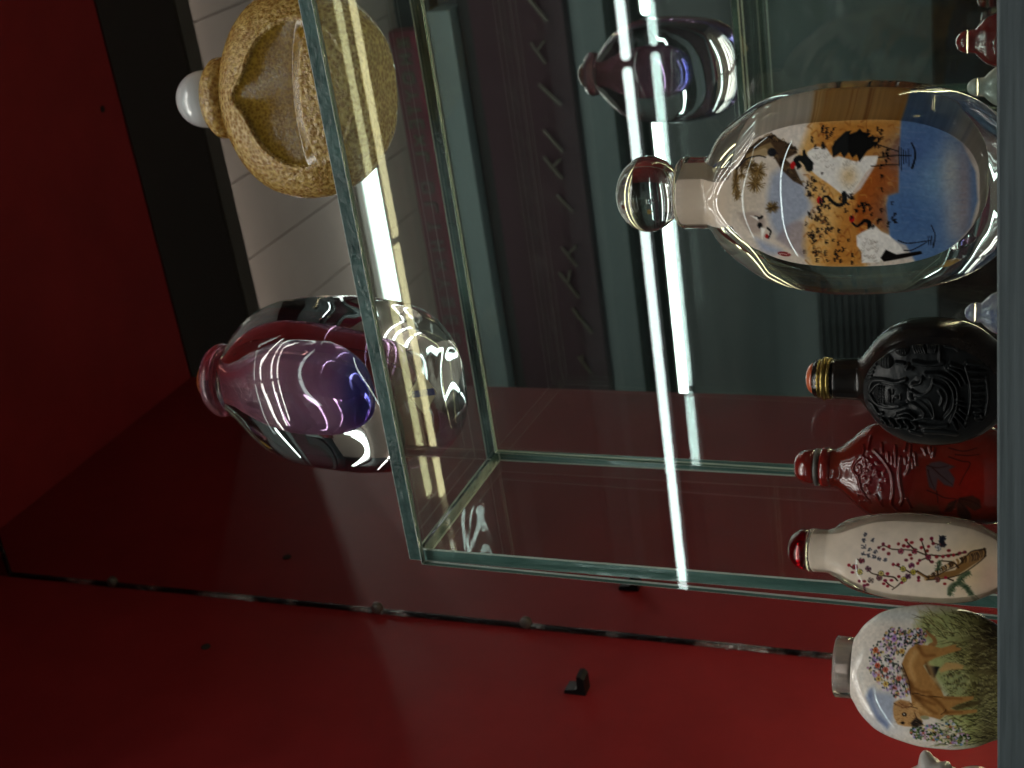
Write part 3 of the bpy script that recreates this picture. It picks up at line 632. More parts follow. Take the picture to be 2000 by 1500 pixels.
def dog_picture():
    cv = Canvas(1600, 1160, 1985, 1490, (212, 200, 188)); z = lambda *p: [(1620+a/5, 1180+b/5) for a, b in p]
    cv.soft_blob(1680, 1300, 40, 80, (210, 200, 190), 0.8); cv.soft_blob(1760, 1200, 90, 18, (184, 192, 192), 0.7); cv.soft_blob(1720, 1420, 50, 30, (188, 188, 196), 0.6)
    cv.poly(z((370,900),(400,830),(440,810),(470,850),(640,880),(660,1050),(600,1170),(560,1230),(500,1150),(430,1060)), (150, 160, 182), 14, 0.85)
    cv.poly(z((365,920),(395,850),(420,830),(430,960),(480,1080),(580,1180),(560,1220),(470,1140),(420,1040)), (102, 116, 152), 7, 0.75)
    # meadow
    cv.poly(z((850,230),(900,100),(1100,60),(1700,60),(1700,1420),(1250,1400),(1330,1200),(1100,1130),(1200,1000),(1160,880),(1000,700),(940,600),(980,420),(900,300)), (158, 164, 106), 22)
    cv.soft_blob(*z((1500, 500))[0], 46, 90, (92, 80, 48), 0.9); cv.soft_blob(*z((1560, 800))[0], 40, 70, (110, 100, 58), 0.8); cv.soft_blob(*z((1250, 760))[0], 26, 30, (150, 158, 112), 0.8); cv.soft_blob(*z((1600, 300))[0], 24, 50, (70, 58, 38), 0.8); cv.soft_blob(*z((1330, 1180))[0], 24, 30, (166, 176, 108), 0.8); cv.soft_blob(*z((1560, 1280))[0], 26, 40, (96, 86, 50), 0.8)
    for _ in range(1700):
        x = random.uniform(880, 1680); y = random.uniform(90, 1400)
        if x < 1010 and y > 300: continue
        if y > 380 and y < 1180 and x < 1180: continue
        l = random.uniform(40, 120); a = random.uniform(-0.7, 0.5)+(0.6 if y < 350 else 0)
        dk = random.random() < 0.35+0.4*(x-900)/800
        c = random.choice(((58, 48, 30), (82, 70, 40), (40, 34, 24))) if dk else random.choice(((176, 172, 112), (150, 146, 86), (196, 188, 128)))
        cv.stroke(z((x, y), (x-l*.5*math.cos(a), y-l*.5*math.sin(a)-6), (x-l*math.cos(a), y-l*math.sin(a))), (1.5, 0.7), c, 1.0, 0.6)
    # flowering bushes
    def bush(pts, n, cols, leaf):
        for _ in range(n):
            i = random.randrange(len(pts)); cx_, cy_, rx, ry = pts[i]; a = random.uniform(0, 2*math.pi); r = math.sqrt(random.random())
            x, y = cx_+rx*r*math.cos(a), cy_+ry*r*math.sin(a)
            if random.random() < 0.62: cv.ell(*z((x, y))[0], random.uniform(1.2, 3.2), random.uniform(1.0, 2.2), random.choice(leaf), random.uniform(0, 3), 1.0, 0.92)
            else:
                c = random.choice(cols)
                for k in range(5): cv.ell(*z((x+9*math.cos(k*1.257), y+9*math.sin(k*1.257)))[0], 1.3, 1.1, c, 0, 0.9, 0.9)
    LF = ((44, 56, 54), (60, 74, 66), (34, 44, 46), (84, 96, 80)); PK = ((190, 160, 196), (160, 130, 190), (206, 186, 206), (196, 168, 90), (186, 92, 66), (172, 120, 140), (200, 196, 200))
    bush([(620,560,250,240),(760,380,170,150),(660,350,120,130),(520,560,130,200),(600,700,150,150),(850,330,110,90),(700,820,100,100)], 780, PK, LF)
    for (x, y, c) in ((460,450,(196,96,50)),(480,600,(192,84,56)),(560,640,(186,90,70)),(490,730,(206,170,90)),(560,780,(206,170,80)),(720,460,(200,160,80)),(690,720,(196,96,80)),(640,340,(170,120,190))):
        for k in range(6): cv.ell(*z((x+17*math.cos(k*1.05), y+17*math.sin(k*1.05)))[0], 2.7, 2.1, c, k*1.05, 1, 0.95)
        cv.ell(*z((x, y))[0], 1.8, 1.8, (110, 60, 40))
    bush([(960,1260,170,90),(1150,1250,150,130),(1280,1330,100,60),(860,1260,70,60)], 360, PK+((90, 130, 180),), ((60, 80, 44), (84, 108, 50), (40, 56, 36), (110, 128, 70)))
    # dog
    TAN = (170, 122, 68)
    cv.stroke(z((1000, 410), (1040, 380), (1025, 330), (975, 290), (955, 262)), (11, 3), (150, 108, 64), 2)
    cv.poly(z((950,600),(1090,610),(1040,720),(990,690)), (50, 46, 46), 3)
    cv.poly(z((1080,640),(1150,570),(1260,575),(1325,600),(1310,635),(1190,640),(1100,670)), (184, 146, 90), 2.5)
    cv.poly(z((1190,1010),(1380,950),(1500,940),(1480,980),(1360,1010),(1250,1040)), (84, 70, 44), 4, 0.8)
    cv.poly(z((790,440),(850,395),(1000,405),(1100,430),(1210,400),(1250,395),(1245,420),(1300,430),(1290,450),(1200,475),(1050,525),(960,570),(930,600),(980,680),(1060,780),(1115,860),(1130,900),(1300,905),(1420,900),(1415,930),(1260,980),(1190,1020),(1250,1040),(1450,1030),(1450,1060),(1280,1085),(1140,1085),(1090,1130),(1020,1110),(940,1090),(860,1110),(820,1000),(805,880),(790,760),(740,650),(720,580),(750,500)), TAN, 2.5)
    cv.poly(z((640,960),(700,930),(790,950),(870,1010),(900,1100),(920,1150),(900,1190),(840,1205),(740,1200),(670,1180),(635,1110),(628,1030)), (186, 140, 88), 3)
    sh = (112, 72, 34)
    for l, wd in (((( 800,760),(830,880),(920,930),(1040,980)), 9), (((730,640),(800,790),(900,850),(1000,860)), 6), (((960,580),(1010,690),(1100,830)), 8), (((880,420),(940,500),(1040,500)), 7), (((860,900),(950,1010),(1060,1070)), 8), (((1000,900),(1100,980),(1160,1060)), 7), (((1130,915),(1300,925)), 4), (((1150,1060),(1300,1050)), 5)): cv.stroke(z(*l), (wd, wd*.4), sh, 7, 0.7)
    for l in (((850,470),(800,600),(840,740)), ((1000,620),(1040,760)), ((880,1000),(980,1070))): cv.stroke(z(*l), (12, 6), (214, 172, 112), 10, 0.5)
    OL = (70, 46, 28)
    for l in (((720,585),(760,680),(790,760),(805,880)), ((640,970),(720,1010),(800,1000),(870,1020)), ((690,960),(760,1010),(820,990),(800,970)), ((840,1060),(870,1130),(920,1180)), ((820,880),(860,870),(960,900),(1110,905)), ((1100,1080),(1140,1050),(1150,1030))): cv.stroke(z(*l), 1.8, OL, 1, 0.85)
    cv.poly(z((800,1165),(850,1110),(905,1140),(920,1180),(860,1205),(815,1200)), (44, 36, 36), 4, 0.95); cv.ell(*z((740, 1080))[0], 5, 4, (40, 30, 26)); cv.ell(*z((738, 1078))[0], 1.3, 1.2, (220, 210, 200)); cv.ell(*z((720, 1165))[0], 4, 3, (44, 34, 28))
    cv.poly(z((650,990),(710,945),(800,965),(790,1010),(720,1020)), (150, 100, 60), 4, 0.7)
    for _ in range(120):
        x = random.uniform(640, 900); y = random.uniform(950, 1190); cv.stroke(z((x, y), (x+22, y+random.uniform(-8, 14))), 1.1, random.choice((sh, (208, 168, 116))), 1, 0.4, False)
    cv.ell(*z((940, 1110))[0], 9, 4, (150, 146, 110), 0.1); cv.grain(0.16, 5); cv.punch(1.22, 0.80, -2)
    return cv
def black_relief():
    cv = Canvas(1560, 600, 1990, 910, (12, 13, 15)); z = lambda *p: [(1560+a/5, 600+b/5) for a, b in p]
    S = lambda pts, wd, h: cv.stroke(z(*pts), wd, None, height=h)
    cv.ell(*z((950, 850))[0], 36, 25, None, height=1.0); cv.ell(*z((850, 855))[0], 22, 24, None, height=0.8)
    for x in (790, 815, 840): 
        for y in range(780, 940, 26): cv.ell(*z((x, y))[0], 3.2, 3.2, None, height=1.15)
    S([(900, 800), (905, 850), (900, 900)], 6, 1.35); S([(940, 790), (935, 830)], 4, 1.3); S([(940, 870), (935, 910)], 4, 1.3); S([(1010, 830), (1012, 880)], 5, 1.25); S([(960, 850), (990, 852)], 7, 1.45)
    S([(680, 830), (720, 740), (820, 720), (960, 730), (1060, 700)], 8, 0.7); S([(690, 880), (760, 960), (880, 980), (990, 960)], 8, 0.7); S([(700, 850), (750, 780), (800, 750)], 6, 0.6)
    cv.poly(z((1080,760),(1160,680),(1300,640),(1440,700),(1500,820),(1480,960),(1400,1080),(1250,1100),(1120,1020),(1080,920)), None, 2, height=0.9)
    for l in (((1080,900),(1160,930),(1240,1000),(1230,1060)), ((1110,880),(1200,890),(1280,960),(1330,1060)), ((1120,800),(1220,830),(1300,780),(1330,700)), ((1130,740),(1200,720),(1220,670)), ((1160,860),(1280,870),(1330,960),(1340,1060)), ((1330,720),(1420,760),(1470,850),(1440,990)), ((1390,800),(1420,860),(1400,940)), ((1300,650),(1440,690),(1520,800),(1520,960),(1440,1070)), ((1250,640),(1420,650),(1550,760),(1560,950),(1490,1120)), ((980,1040),(1080,1010),(1150,1060)), ((960,1080),(1060,1060),(1140,1090)), ((1120,1090),(1260,1060),(1400,1090)), ((1460,600),(1560,680),(1600,760)), ((1480,580),(1590,640),(1650,740)), ((1500,560),(1620,600)), ((1540,880),(1620,900)), ((1540,920),(1640,950)), ((1560,1000),(1660,1120)), ((1590,980),(1680,1060)), ((1540,1040),(1640,1180)), ((1520,1100),(1560,1200))): S(l, (8, 5), 1.1)
    cv.ell(*z((845, 550))[0], 17, 13, None, height=0.9); cv.ell(*z((1010, 430))[0], 15, 13, None, height=0.8)
    for k in range(4): S([(800+28*k, 515), (808+28*k, 590)], 4, 1.15); S([(975+22*k, 400), (985+22*k, 465)], 4, 1.05)
    for k in range(5): S([(1110+26*k, 380+5*k), (1150+24*k, 455)], 5, 0.95); S([(1250+26*k, 330+6*k), (1275+16*k, 450)], 5, 0.95)
    S([(1130, 540), (1280, 560), (1420, 545)], 9, 0.9); S([(1080, 560), (1060, 600), (1120, 600)], 7, 0.9); S([(960, 550), (1040, 555)], 7, 0.8); S([(1380, 380), (1390, 540)], 9, 0.8); S([(1430, 400), (1520, 420), (1560, 440)], 8, 0.6)
    for k in range(5): S([(820+75*k, 1110), (860+75*k, 1150), (850+75*k, 1190)], 8, 0.95)
    S([(800, 1140), (850, 1190), (960, 1185), (1160, 1190)], 5, 0.8); S([(1200, 1150), (1330, 1165), (1460, 1160)], 10, 0.8); S([(1240, 1220), (1400, 1230), (1540, 1260)], 12, 0.6); S([(1100, 1230), (1200, 1260)], 10, 0.5)
    for k in range(9): S([(1660+10*k, 560+66*k), (1740+6*k, 575+64*k), (1830-4*k, 590+60*k)], (10, 5), 0.9); S([(1670+8*k, 600+64*k), (1750+6*k, 600+66*k)], 4, 0.5)
    S([(1640, 580), (1690, 760), (1690, 950), (1640, 1140)], 8, 1.0); S([(1840, 700), (1860, 900), (1830, 1080)], 7, 0.7)
    for k in range(6): S([(650+12*k, 760-60*k*.6), (690+14*k, 740-60*k*.6)], 6, 0.5); S([(680+16*k, 960+30*k), (730+14*k, 990+30*k)], 7, 0.55)
    S([(740, 1010), (780, 1060), (820, 1050)], 8, 0.7)
    cv.hm += 0.12*vnoise(cv.h, cv.w, 10); return cv
def red_picture():
    cv = Canvas(1540, 795, 1990, 1040, (110, 36, 25)); z = lambda *p: [(1540+a/4.762, 800+b/4.762) for a, b in p]
    cv.soft_blob(1640, 895, 30, 30, (126, 52, 34), 0.7); cv.soft_blob(1720, 920, 55, 60, (118, 20, 28), 0.9); cv.soft_blob(1900, 950, 60, 60, (152, 32, 24), 0.8)
    BR = (64, 36, 28); GY = (72, 62, 66)
    cv.poly(z((1290,530),(1340,490),(1420,480),(1480,500),(1560,530),(1500,560),(1560,640),(1540,720),(1460,700),(1400,640),(1380,760),(1320,720),(1300,620)), GY, 4, 0.9)
    cv.poly(z((1450,960),(1500,870),(1580,830),(1560,900),(1600,820),(1720,800),(1790,840),(1800,920),(1740,950),(1660,900),(1700,980),(1700,1030),(1630,1040),(1580,1000),(1570,900),(1520,960)), BR, 4, 0.9)
    cv.poly(z((1140,930),(1230,870),(1320,900),(1400,900),(1420,980),(1460,1030),(1300,1000),(1180,980)), (92, 50, 36), 6, 0.85)
    cv.poly(z((1400,360),(1560,330),(1700,350),(1860,330),(1900,420),(1700,440),(1560,430),(1450,440)), (116, 42, 32), 8, 0.8)
    DK = (56, 26, 24)
    for l in (((1300,520),(1400,540),(1500,520)), ((1350,540),(1440,620),(1540,700)), ((1310,560),(1330,640),(1370,740)), ((1300,750),(1400,790),(1460,820),(1560,830)), ((1600,830),(1700,850),(1790,900)), ((1590,840),(1640,920),(1690,1000)), ((1570,850),(1520,910),(1460,950)), ((1390,760),(1400,870)), ((1500,440),(1620,480),(1700,500),(1640,620),(1600,700)), ((1500,360),(1640,390),(1760,360)), ((1560,420),(1680,430),(1780,420))): cv.stroke(z(*l), (2.6, 1.5), DK, 1.4, 0.85)
    # carved flower head: raised petals and florets
    H = lambda pts, wd, h: cv.stroke(z(*pts), wd, None, height=h)
    for k in range(46):
        x = random.uniform(620, 930); y = random.uniform(440, 880); a = random.uniform(0, 6.28); H([(x, y), (x+14*math.cos(a), y+14*math.sin(a)), (x+20*math.cos(a+.9), y+20*math.sin(a+.9))], 3.6, 0.9)
    for l in (((690,340),(700,400),(640,470),(600,560),(650,640),(680,760),(760,880)), ((760,260),(740,380)), ((800,380),(900,480),(970,600),(980,760),(960,880),(1010,950)), ((870,320),(880,400)), ((1000,340),(1010,520)), ((1050,440),(1040,560),(1050,700),(1070,820),(1040,900)), ((1140,330),(1130,540),(1100,600)), ((930,400),(940,480)), ((970,430),(975,500)), ((1100,310),(1090,380)), ((1180,400),(1200,520)), ((1260,360),(1290,420)), ((1320,350),(1330,400)), ((1360,360),(1350,440)), ((1100,450),(1105,500)), ((1160,450),(1170,540)), ((820,800),(870,910)), ((1100,830),(1140,920)), ((640,480),(700,440),(720,520))): H(l, 5.0, 1.0)
    cv.poly(z((620,420),(760,330),(940,360),(1120,320),(1180,560),(1140,780),(1060,900),(900,920),(720,880),(600,700)), None, 2, height=0.5)
    cv.grain(0.16, 12); return cv

# ------------------------------------------------------------------ bottles on the shelf
def paint_mat(name, rough=0.35, coat=1.0, sss=0.0): return mat(name, rough=0.7, coat=coat, attr='Col', sss=sss, spec=0.1)
WHERE = dict(crane=(0.4708, -0.412, 0), black=(0.4128, -0.415, 5), red=(0.3615, -0.378, 22), plum=(0.3423, -0.400, 28), dog=(0.3074, -0.415, 33))
def bottle(key, label):
    x, y, a = WHERE[key]; o = empty('snuff_bottle', (x, y, ZS+0.0003), math.radians(a)); return tag(o, label, 'bottle', 'snuff bottles')
def dome(r, z0, h, n=10, under=0.0):
    return [(r*0.92, z0-under), (r, z0)]+[(r*math.cos(a), z0+h*math.sin(a)) for a in np.linspace(0.12, math.pi/2-0.02, n)]+[(0.0001, z0+h)]

# crane bottle
b = bottle('crane', 'large clear crystal snuff bottle painted with red-crowned cranes beside blue water')
CR = Flask([0, .0007, .003, .009, .0165, .030, .0445, .055, .0662, .0737, .0785, .0808, .0822, .0835, .0905, .0916],
           [.0150, .0170, .0192, .0236, .0266, .0294, .0300, .0289, .0260, .0213, .0174, .0140, .0113, .0105, .0105, .0099],
           [.0080, .0092, .0102, .0124, .0143, .0155, .0158, .0155, .0145, .0131, .0119, .0111, .0106, .0105, .0105, .0099],
           [2.6, 2.7, 2.8, 3, 3.1, 3.1, 3.1, 3.1, 2.9, 2.6, 2.3, 2.1, 2, 2, 2, 2])
CR.build('crystal_body', M_CRYSTAL, b, 110, 128)
cvC = crane_picture()
def wC(t):
    u = np.clip((t-0.0065)/(0.0745-0.0065), 0, 1); q = np.abs(2*u-1); body = 0.0205*np.maximum(0, 1-q**2.7)**(1/2.5)
    neck = np.where(t > 0.066, 0.0068*np.clip((t-0.064)/0.008, 0, 1), 0)
    return (body**12+neck**12+1e-40)**(1/12)*np.clip((0.0908-t)/0.0006, 0, 1)**0.5
def sC(t): return 0.0030*np.clip((0.078-t)/0.012, 0, 1)
pc = inlay('painted_hollow', CR, 0.0066, 0.0907, wC, 0.0, paint_mat('crane_paint', 0.4), b, back=0.0085, nr=300, nf=170, colour=None)
def recolour(o, f):
    n = len(o.data.vertices); co = np.empty(n*3); o.data.vertices.foreach_get('co', co); co = co.reshape(-1, 3)
    at = o.data.color_attributes.new('Col', 'FLOAT_COLOR', 'POINT'); c = np.ones((n, 4), np.float32); c[:, :3] = f(co); at.data.foreach_set('color', c.ravel())
co = np.empty(len(pc.data.vertices)*3); pc.data.vertices.foreach_get('co', co); co = co.reshape(-1, 3)
co[:, 0] += sC(co[:, 2]); fr = co[:, 1] < 0
recolour(pc, painted('crane', cvC, 1.25))
newy = CR.front(co[:, 0], co[:, 2])-0.0002; lim = np.arange(len(co)) % (170+24) < 170; co[lim, 1] = newy[lim]
pc.data.vertices.foreach_set('co', co.ravel()); 
at = pc.data.color_attributes['Col']; c = np.ones((len(co), 4), np.float32); c[:, :3] = painted('crane', cvC, 1.25)(co); at.data.foreach_set('color', c.ravel()); pc.data.update()
tag(pc, 'painted scene of cranes, pine and blue water')
st = lathe('ball_stopper', [(0.0001, 0.0895)]+[(0.0113*math.sin(a), 0.0992-0.0097*math.cos(a)) for a in np.linspace(0.2, math.pi-0.05, 26)]+[(0.0001, 0.1089)], M_CRYSTAL, b, seg=64); st.location.z = 0.0024
# black bottle
M_OBS = mat('black_stone', (0.006, 0.006, 0.007, 1), 0.14, spec=0.35, coat=0.15, bump=(40, 0.1, (1, 1, 1), 0.0004), colnoise=(60, (0.018, 0.012, 0.009, 1)))
M_OBSM = mat('matt_black_stone', (0.006, 0.007, 0.008, 1), 0.40, spec=0.35, bump=(900, 0.15, (1, 1, 1), 0.0003))
b = bottle('black', 'round black stone snuff bottle carved with a seated figure')
BK_ = Flask([0, .0006, .0035, .008, .0140, .021, .0265, .032, .0365, .0393, .0408, .0420, .0485, .0492],
            [.0085, .0100, .0125, .0160, .0183, .0190, .0187, .0165, .0128, .0092, .0072, .0064, .0061, .0058],
            [.0070, .0080, .0098, .0115, .0124, .0127, .0125, .0116, .0098, .0078, .0066, .0060, .0059, .0056], [2, 2.1, 2.2, 2.3, 2.4, 2.4, 2.4, 2.3, 2.2, 2, 2, 2, 2, 2])
BK_.build('body', M_OBS, b, 90, 96)
cvB = black_relief()
def dB(S, T, W_):
    ix, iy = canvas_xy('black', S, T); e = np.clip((1-np.abs(S-0.0008)/np.maximum(W_, 1e-5))*6, 0, 1); return 0.0016*cvB.sample(ix, iy, cvB.hm)*e
wB = lambda t: 0.0158*np.sqrt(np.maximum(0, 1-((t-0.0205)/0.0192)**2))
inlay('carved_medallion', BK_, 0.0016, 0.0394, wB, -0.0010, M_OBSM, b, back=0.003, eps=0.0004, nr=230, nf=190, disp=dB)
M_BRASS = mat('aged_brass', (0.42, 0.31, 0.10, 1), 0.32, metal=1.0); M_CORAL = mat('coral', (0.55, 0.11, 0.04, 1), 0.3, coat=0.8)
so = lathe('stopper', [(0.0052, 0.0492), (0.0056, 0.0500), (0.0056, 0.0548), (0.0050, 0.0552)], M_OBS, b, seg=40)
torus('brass_ring', 0.0056, 0.00062, 0.0505, M_BRASS, so, rope=28); torus('brass_ring', 0.0057, 0.0009, 0.0519, M_BRASS, so); torus('brass_ring', 0.0053, 0.0005, 0.0534, M_BRASS, so, rope=28)
lathe('coral_cap', dome(0.0047, 0.0552, 0.0024), M_CORAL, so, seg=40)
# red bottle
b = bottle('red', 'red carnelian snuff bottle carved with flower and leaves, behind the black one')
RD_ = Flask([0, .0006, .004, .010, .020, .030, .038, .0445, .049, .0525, .0552, .0572, .0585],
            [.0110, .0122, .0148, .0162, .0168, .0170, .0168, .0156, .0130, .0098, .0076, .0066, .0064],
            [.0075, .0082, .0094, .0102, .0106, .0106, .0103, .0096, .0085, .0074, .0066, .0063, .0062], [2.2]*8+[2.1, 2, 2, 2, 2])
cvR = red_picture()
def dR(X, Y, Z, W_, D_):
    ix, iy = canvas_xy('red', X, Z); h = 0.0006*cvR.sample(ix, iy, cvR.hm)*(Y < 0)*np.clip(-Y/(D_*0.35), 0, 1)
    return X*0, -h, X*0
M_CARN = mat('carnelian', rough=0.11, spec=0.35, coat=0.35, attr='Col', sss=0.15)
RD_.build('body', M_CARN, b, 220, 420, disp=dR, colour=painted('red', cvR, 0.62))
M_CARN2 = mat('carnelian_plain', L(112, 28, 22), 0.12, coat=0.8, sss=0.15); M_RING = mat('grey_ring', (0.10, 0.09, 0.08, 1), 0.3)
lathe('neck_ring', [(0.0060, 0.0580), (0.0068, 0.0590), (0.0069, 0.0612), (0.0060, 0.0622)], M_CARN2, b, seg=40)
so = lathe('stopper', [(0.0056, 0.0640), (0.0060, 0.0646), (0.0058, 0.0668), (0.0050, 0.0692), (0.0034, 0.0706), (0.0001, 0.0710)], M_CARN2, b, seg=40)
lathe('collar', [(0.0052, 0.0622), (0.0063, 0.0626), (0.0064, 0.0638), (0.0054, 0.0641)], M_RING, so, seg=40)
# plum bottle
b = bottle('plum', 'slim clear snuff bottle with plum blossom painting and ruby red stopper')
PL = Flask([0, .0006, .0045, .012, .0200, .030, .0377, .0450, .0500, .0535, .0560, .0572, .0625, .0634],
           [.0066, .0076, .0094, .0128, .0139, .0143, .0137, .0127, .0112, .0093, .0075, .0071, .0072, .0068],
           [.0050, .0056, .0066, .0080, .0088, .0091, .0090, .0087, .0081, .0075, .0071, .0070, .0071, .0067], [2.2]*9+[2, 2, 2, 2, 2])
PL.build('crystal_body', M_CRYSTAL, b, 90, 96)
cvP = plum_picture()
def wP(t):
    wb = pchip([0.0014, 0.003, 0.008, 0.014, 0.022, 0.034, 0.042, 0.048, 0.0535, 0.058, 0.0625], [0.0040, 0.0064, 0.0094, 0.0110, 0.0118, 0.0117, 0.0106, 0.0084, 0.0063, 0.0058, 0.0058], t)
    return np.minimum(wb, PL.W(t)-0.0010)*np.clip((0.0622-t)/0.0004, 0, 1)**0.5
inlay('painted_hollow', PL, 0.0014, 0.0621, wP, 0.0, paint_mat('plum_paint', 0.4), b, back=0.004, nr=260, nf=140, colour=painted('plum', cvP, 1.2))
lathe('ruby_stopper', [(0.0062, 0.0636), (0.0066, 0.0640)]+[(0.0068*math.cos(a), 0.0643+0.0060*math.sin(a)) for a in np.linspace(0, math.pi/2-0.03, 12)]+[(0.0001, 0.0703)], mat('ruby_glass', (0.30, 0.002, 0.008, 1), 0.02, coat=0.3, trans=0.9), b, seg=48)
# dog bottle
b = bottle('dog', 'round frosted snuff bottle without stopper painted with a tan dog in grass')
DG = Flask([0, .0006, .004, .0100, .0176, .0240, .0330, .0395, .0430, .0455, .0470, .0478],
           [.0150, .0164, .0184, .0212, .0226, .0227, .0213, .0190, .0164, .0138, .0114, .0102],
           [.0078, .0084, .0094, .0103, .0108, .0109, .0106, .0101, .0096, .0090, .0084, .0080], [2.4]*8+[2.2, 2, 2, 2])
DG.build('painted_body', paint_mat('dog_paint', 0.4, 1.0), b, 230, 440, colour=painted('dog', dog_picture(), 1.2))
NK = lathe('clear_neck', [(0.0090, 0.0474), (0.0100, 0.0479), (0.0101, 0.0532), (0.0096, 0.0537), (0.0062, 0.0537), (0.0058, 0.0532), (0.0056, 0.0478), (0.0001, 0.0476)], M_CRYSTAL, b, seg=64, sy=0.82)
lathe('frosted_bore', [(0.0099, 0.0482), (0.01015, 0.0490), (0.01015, 0.0524), (0.0098, 0.0531), (0.0040, 0.0533)], mat('frosted_bore', (0.74, 0.60, 0.52, 1), 0.5, coat=1.0, spec=0.1, colnoise=(180, (0.50, 0.42, 0.38, 1), (1, 1, 0.3))), b, seg=48, sx=0.62, sy=0.826)
# white jade carving at the picture's corner
j = empty('jade_carving', (0.2752, -0.424, ZS+0.0003), math.radians(38)); tag(j, 'grey white jade carving cut by the edge of the picture beside the dog bottle', 'carving')
M_JADE = mat('white_jade', (0.52, 0.50, 0.47, 1), 0.28, coat=0.5, sss=0.3, bump=(90, 0.25, (1, 1, 1), 0.0008))
def lump(name, cx_, cz_, rx, ry, rz, parent, amp=0.12, fr=3.0, seed=1):
    bm = bmesh.new(); bmesh.ops.create_icosphere(bm, subdivisions=4, radius=1.0); r = np.random.default_rng(seed); ph = r.random((6, 4))*6.28; kk = r.normal(0, fr, (6, 3))
    for v in bm.verts:
        d = sum(math.sin(float(kk[i] @ np.array(v.co))+ph[i, 0]) for i in range(6))/6; q = v.co*(1+amp*d); v.co = (cx_+q.x*rx, q.y*ry, cz_+q.z*rz)
    me = bpy.data.meshes.new(name); bm.to_mesh(me); bm.free(); me.materials.append(M_JADE); me.polygons.foreach_set('use_smooth', np.ones(len(me.polygons), bool)); return link(bpy.data.objects.new(name, me), parent)
lump('carved_head', -0.003, 0.0225, 0.0090, 0.0075, 0.0075, j, 0.35, 4.0, 3)
lump('carved_body', -0.006, 0.0090, 0.0100, 0.0085, 0.0092, j, 0.12, 2.2, 5)

# small bottles half hidden on the shelf behind the riser
def back_bottle(x, y, h, hw, m, m2, label):
    o = empty('snuff_bottle', (x, y, ZS+0.0003), math.radians(15)); tag(o, label, 'bottle', 'snuff bottles')
    Flask([0, .03*h, .2*h, .45*h, .62*h, .72*h, .78*h, .84*h], [.6*hw, .75*hw, .97*hw, hw, .86*hw, .62*hw, .44*hw, .42*hw], [.4*hw, .48*hw, .6*hw, .62*hw, .56*hw, .46*hw, .42*hw, .42*hw], 2.2).build('body', m, o, 50, 48)
    lathe('stopper', dome(.42*hw, .86*h, .14*h), m2, o, seg=32)
M_MOTT = mat('mottled_stone', (0.20, 0.20, 0.18, 1), 0.3, coat=0.5, colnoise=(120, (0.5, 0.5, 0.46, 1))); M_BLUE = mat('blue_glaze', (0.10, 0.10, 0.30, 1), 0.25, coat=0.6, colnoise=(140, (0.45, 0.42, 0.48, 1)))
back_bottle(0.4620, -0.200, 0.0335, 0.0112, M_CARN2, M_CARN2, 'small red bottle out of focus behind the crane bottle, by the picture corner')
back_bottle(0.4405, -0.190, 0.0300, 0.0090, M_MOTT, M_MOTT, 'small mottled grey bottle out of focus between red one and crane bottle')
back_bottle(0.3430, -0.200, 0.0310, 0.0100, M_BLUE, M_BLUE, 'small blue and white bottle out of focus between crane and black bottles')

# ------------------------------------------------------------------ bottles on the glass plate
# purple
b = empty('glass_bottle', (0.3420, -0.288, T6+0.0004), math.radians(-2)); b.scale = (1, 1, 1.03); tag(b, 'clear glass bottle with purple and blue core on the glass plate', 'bottle')
PU = Flask([0, .001, .004, .010, .020, .034, .050, .066, .080, .092, .101, .107, .1105, .113],
           [.018, .0215, .0262, .0320, .0372, .0400, .0412, .0410, .0396, .0356, .0288, .0225, .0180, .0150],
           [.0115, .0138, .0175, .0220, .0256, .0272, .0278, .0276, .0262, .0232, .0196, .0170, .0154, .0142], [2.2, 2.3, 2.4, 2.6, 2.7, 2.7, 2.7, 2.6, 2.5, 2.3, 2.2, 2, 2, 2])
def lumpy(X, Y, Z, W_, D_):
    a = 0.0005*np.sin(X*60+Z*40+1)*np.sin(Z*55-Y*50); k = np.clip((0.108-Z)/0.02, 0, 1)*np.clip(Z/0.01, 0, 1)
    return a*k*X/W_, a*k*Y/D_, X*0
PU.build('clear_body', M_CRYSTAL, b, 110, 128, disp=lumpy)
def core_mat():
    m = bpy.data.materials.new('purple_core'); m.use_nodes = True; nt = m.node_tree; p = nt.nodes['Principled BSDF']
    tc = nt.nodes.new('ShaderNodeTexCoord'); sx = nt.nodes.new('ShaderNodeSeparateXYZ'); nt.links.new(tc.outputs['Object'], sx.inputs[0])
    mr = nt.nodes.new('ShaderNodeMapRange'); mr.inputs['From Min'].default_value = 0.036; mr.inputs['From Max'].default_value = 0.105; nt.links.new(sx.outputs['Z'], mr.inputs['Value'])
    cr = nt.nodes.new('ShaderNodeValToRGB'); e = cr.color_ramp.elements; e[0].position = 0.0; e[0].color = (0.03, 0.05, 0.42, 1); e[1].position = 1.0; e[1].color = (0.66, 0.24, 0.36, 1)
    for pz, c in ((0.10, (0.12, 0.14, 0.52, 1)), (0.24, (0.56, 0.32, 0.58, 1)), (0.75, (0.66, 0.36, 0.54, 1))): q = e.new(pz); q.color = c
    nt.links.new(mr.outputs['Result'], cr.inputs[0]); nt.links.new(cr.outputs[0], p.inputs['Base Color'])
    p.inputs['Roughness'].default_value = 0.03; p.inputs['Transmission Weight'].default_value = 0.72; p.inputs['IOR'].default_value = 1.25; return m
M_CORE = core_mat()
PC = Flask([0.036, .0372, .041, .048, .058, .070, .082, .092, .100, .106, .1105], [.004, .0085, .0130, .0165, .0185, .0185, .0170, .0135, .0098, .0076, .0070],
           [.0035, .0060, .0090, .0112, .0122, .0122, .0112, .0094, .0078, .0070, .0066], 2.2)
PC.build('purple_core', M_CORE, b, 80, 96)
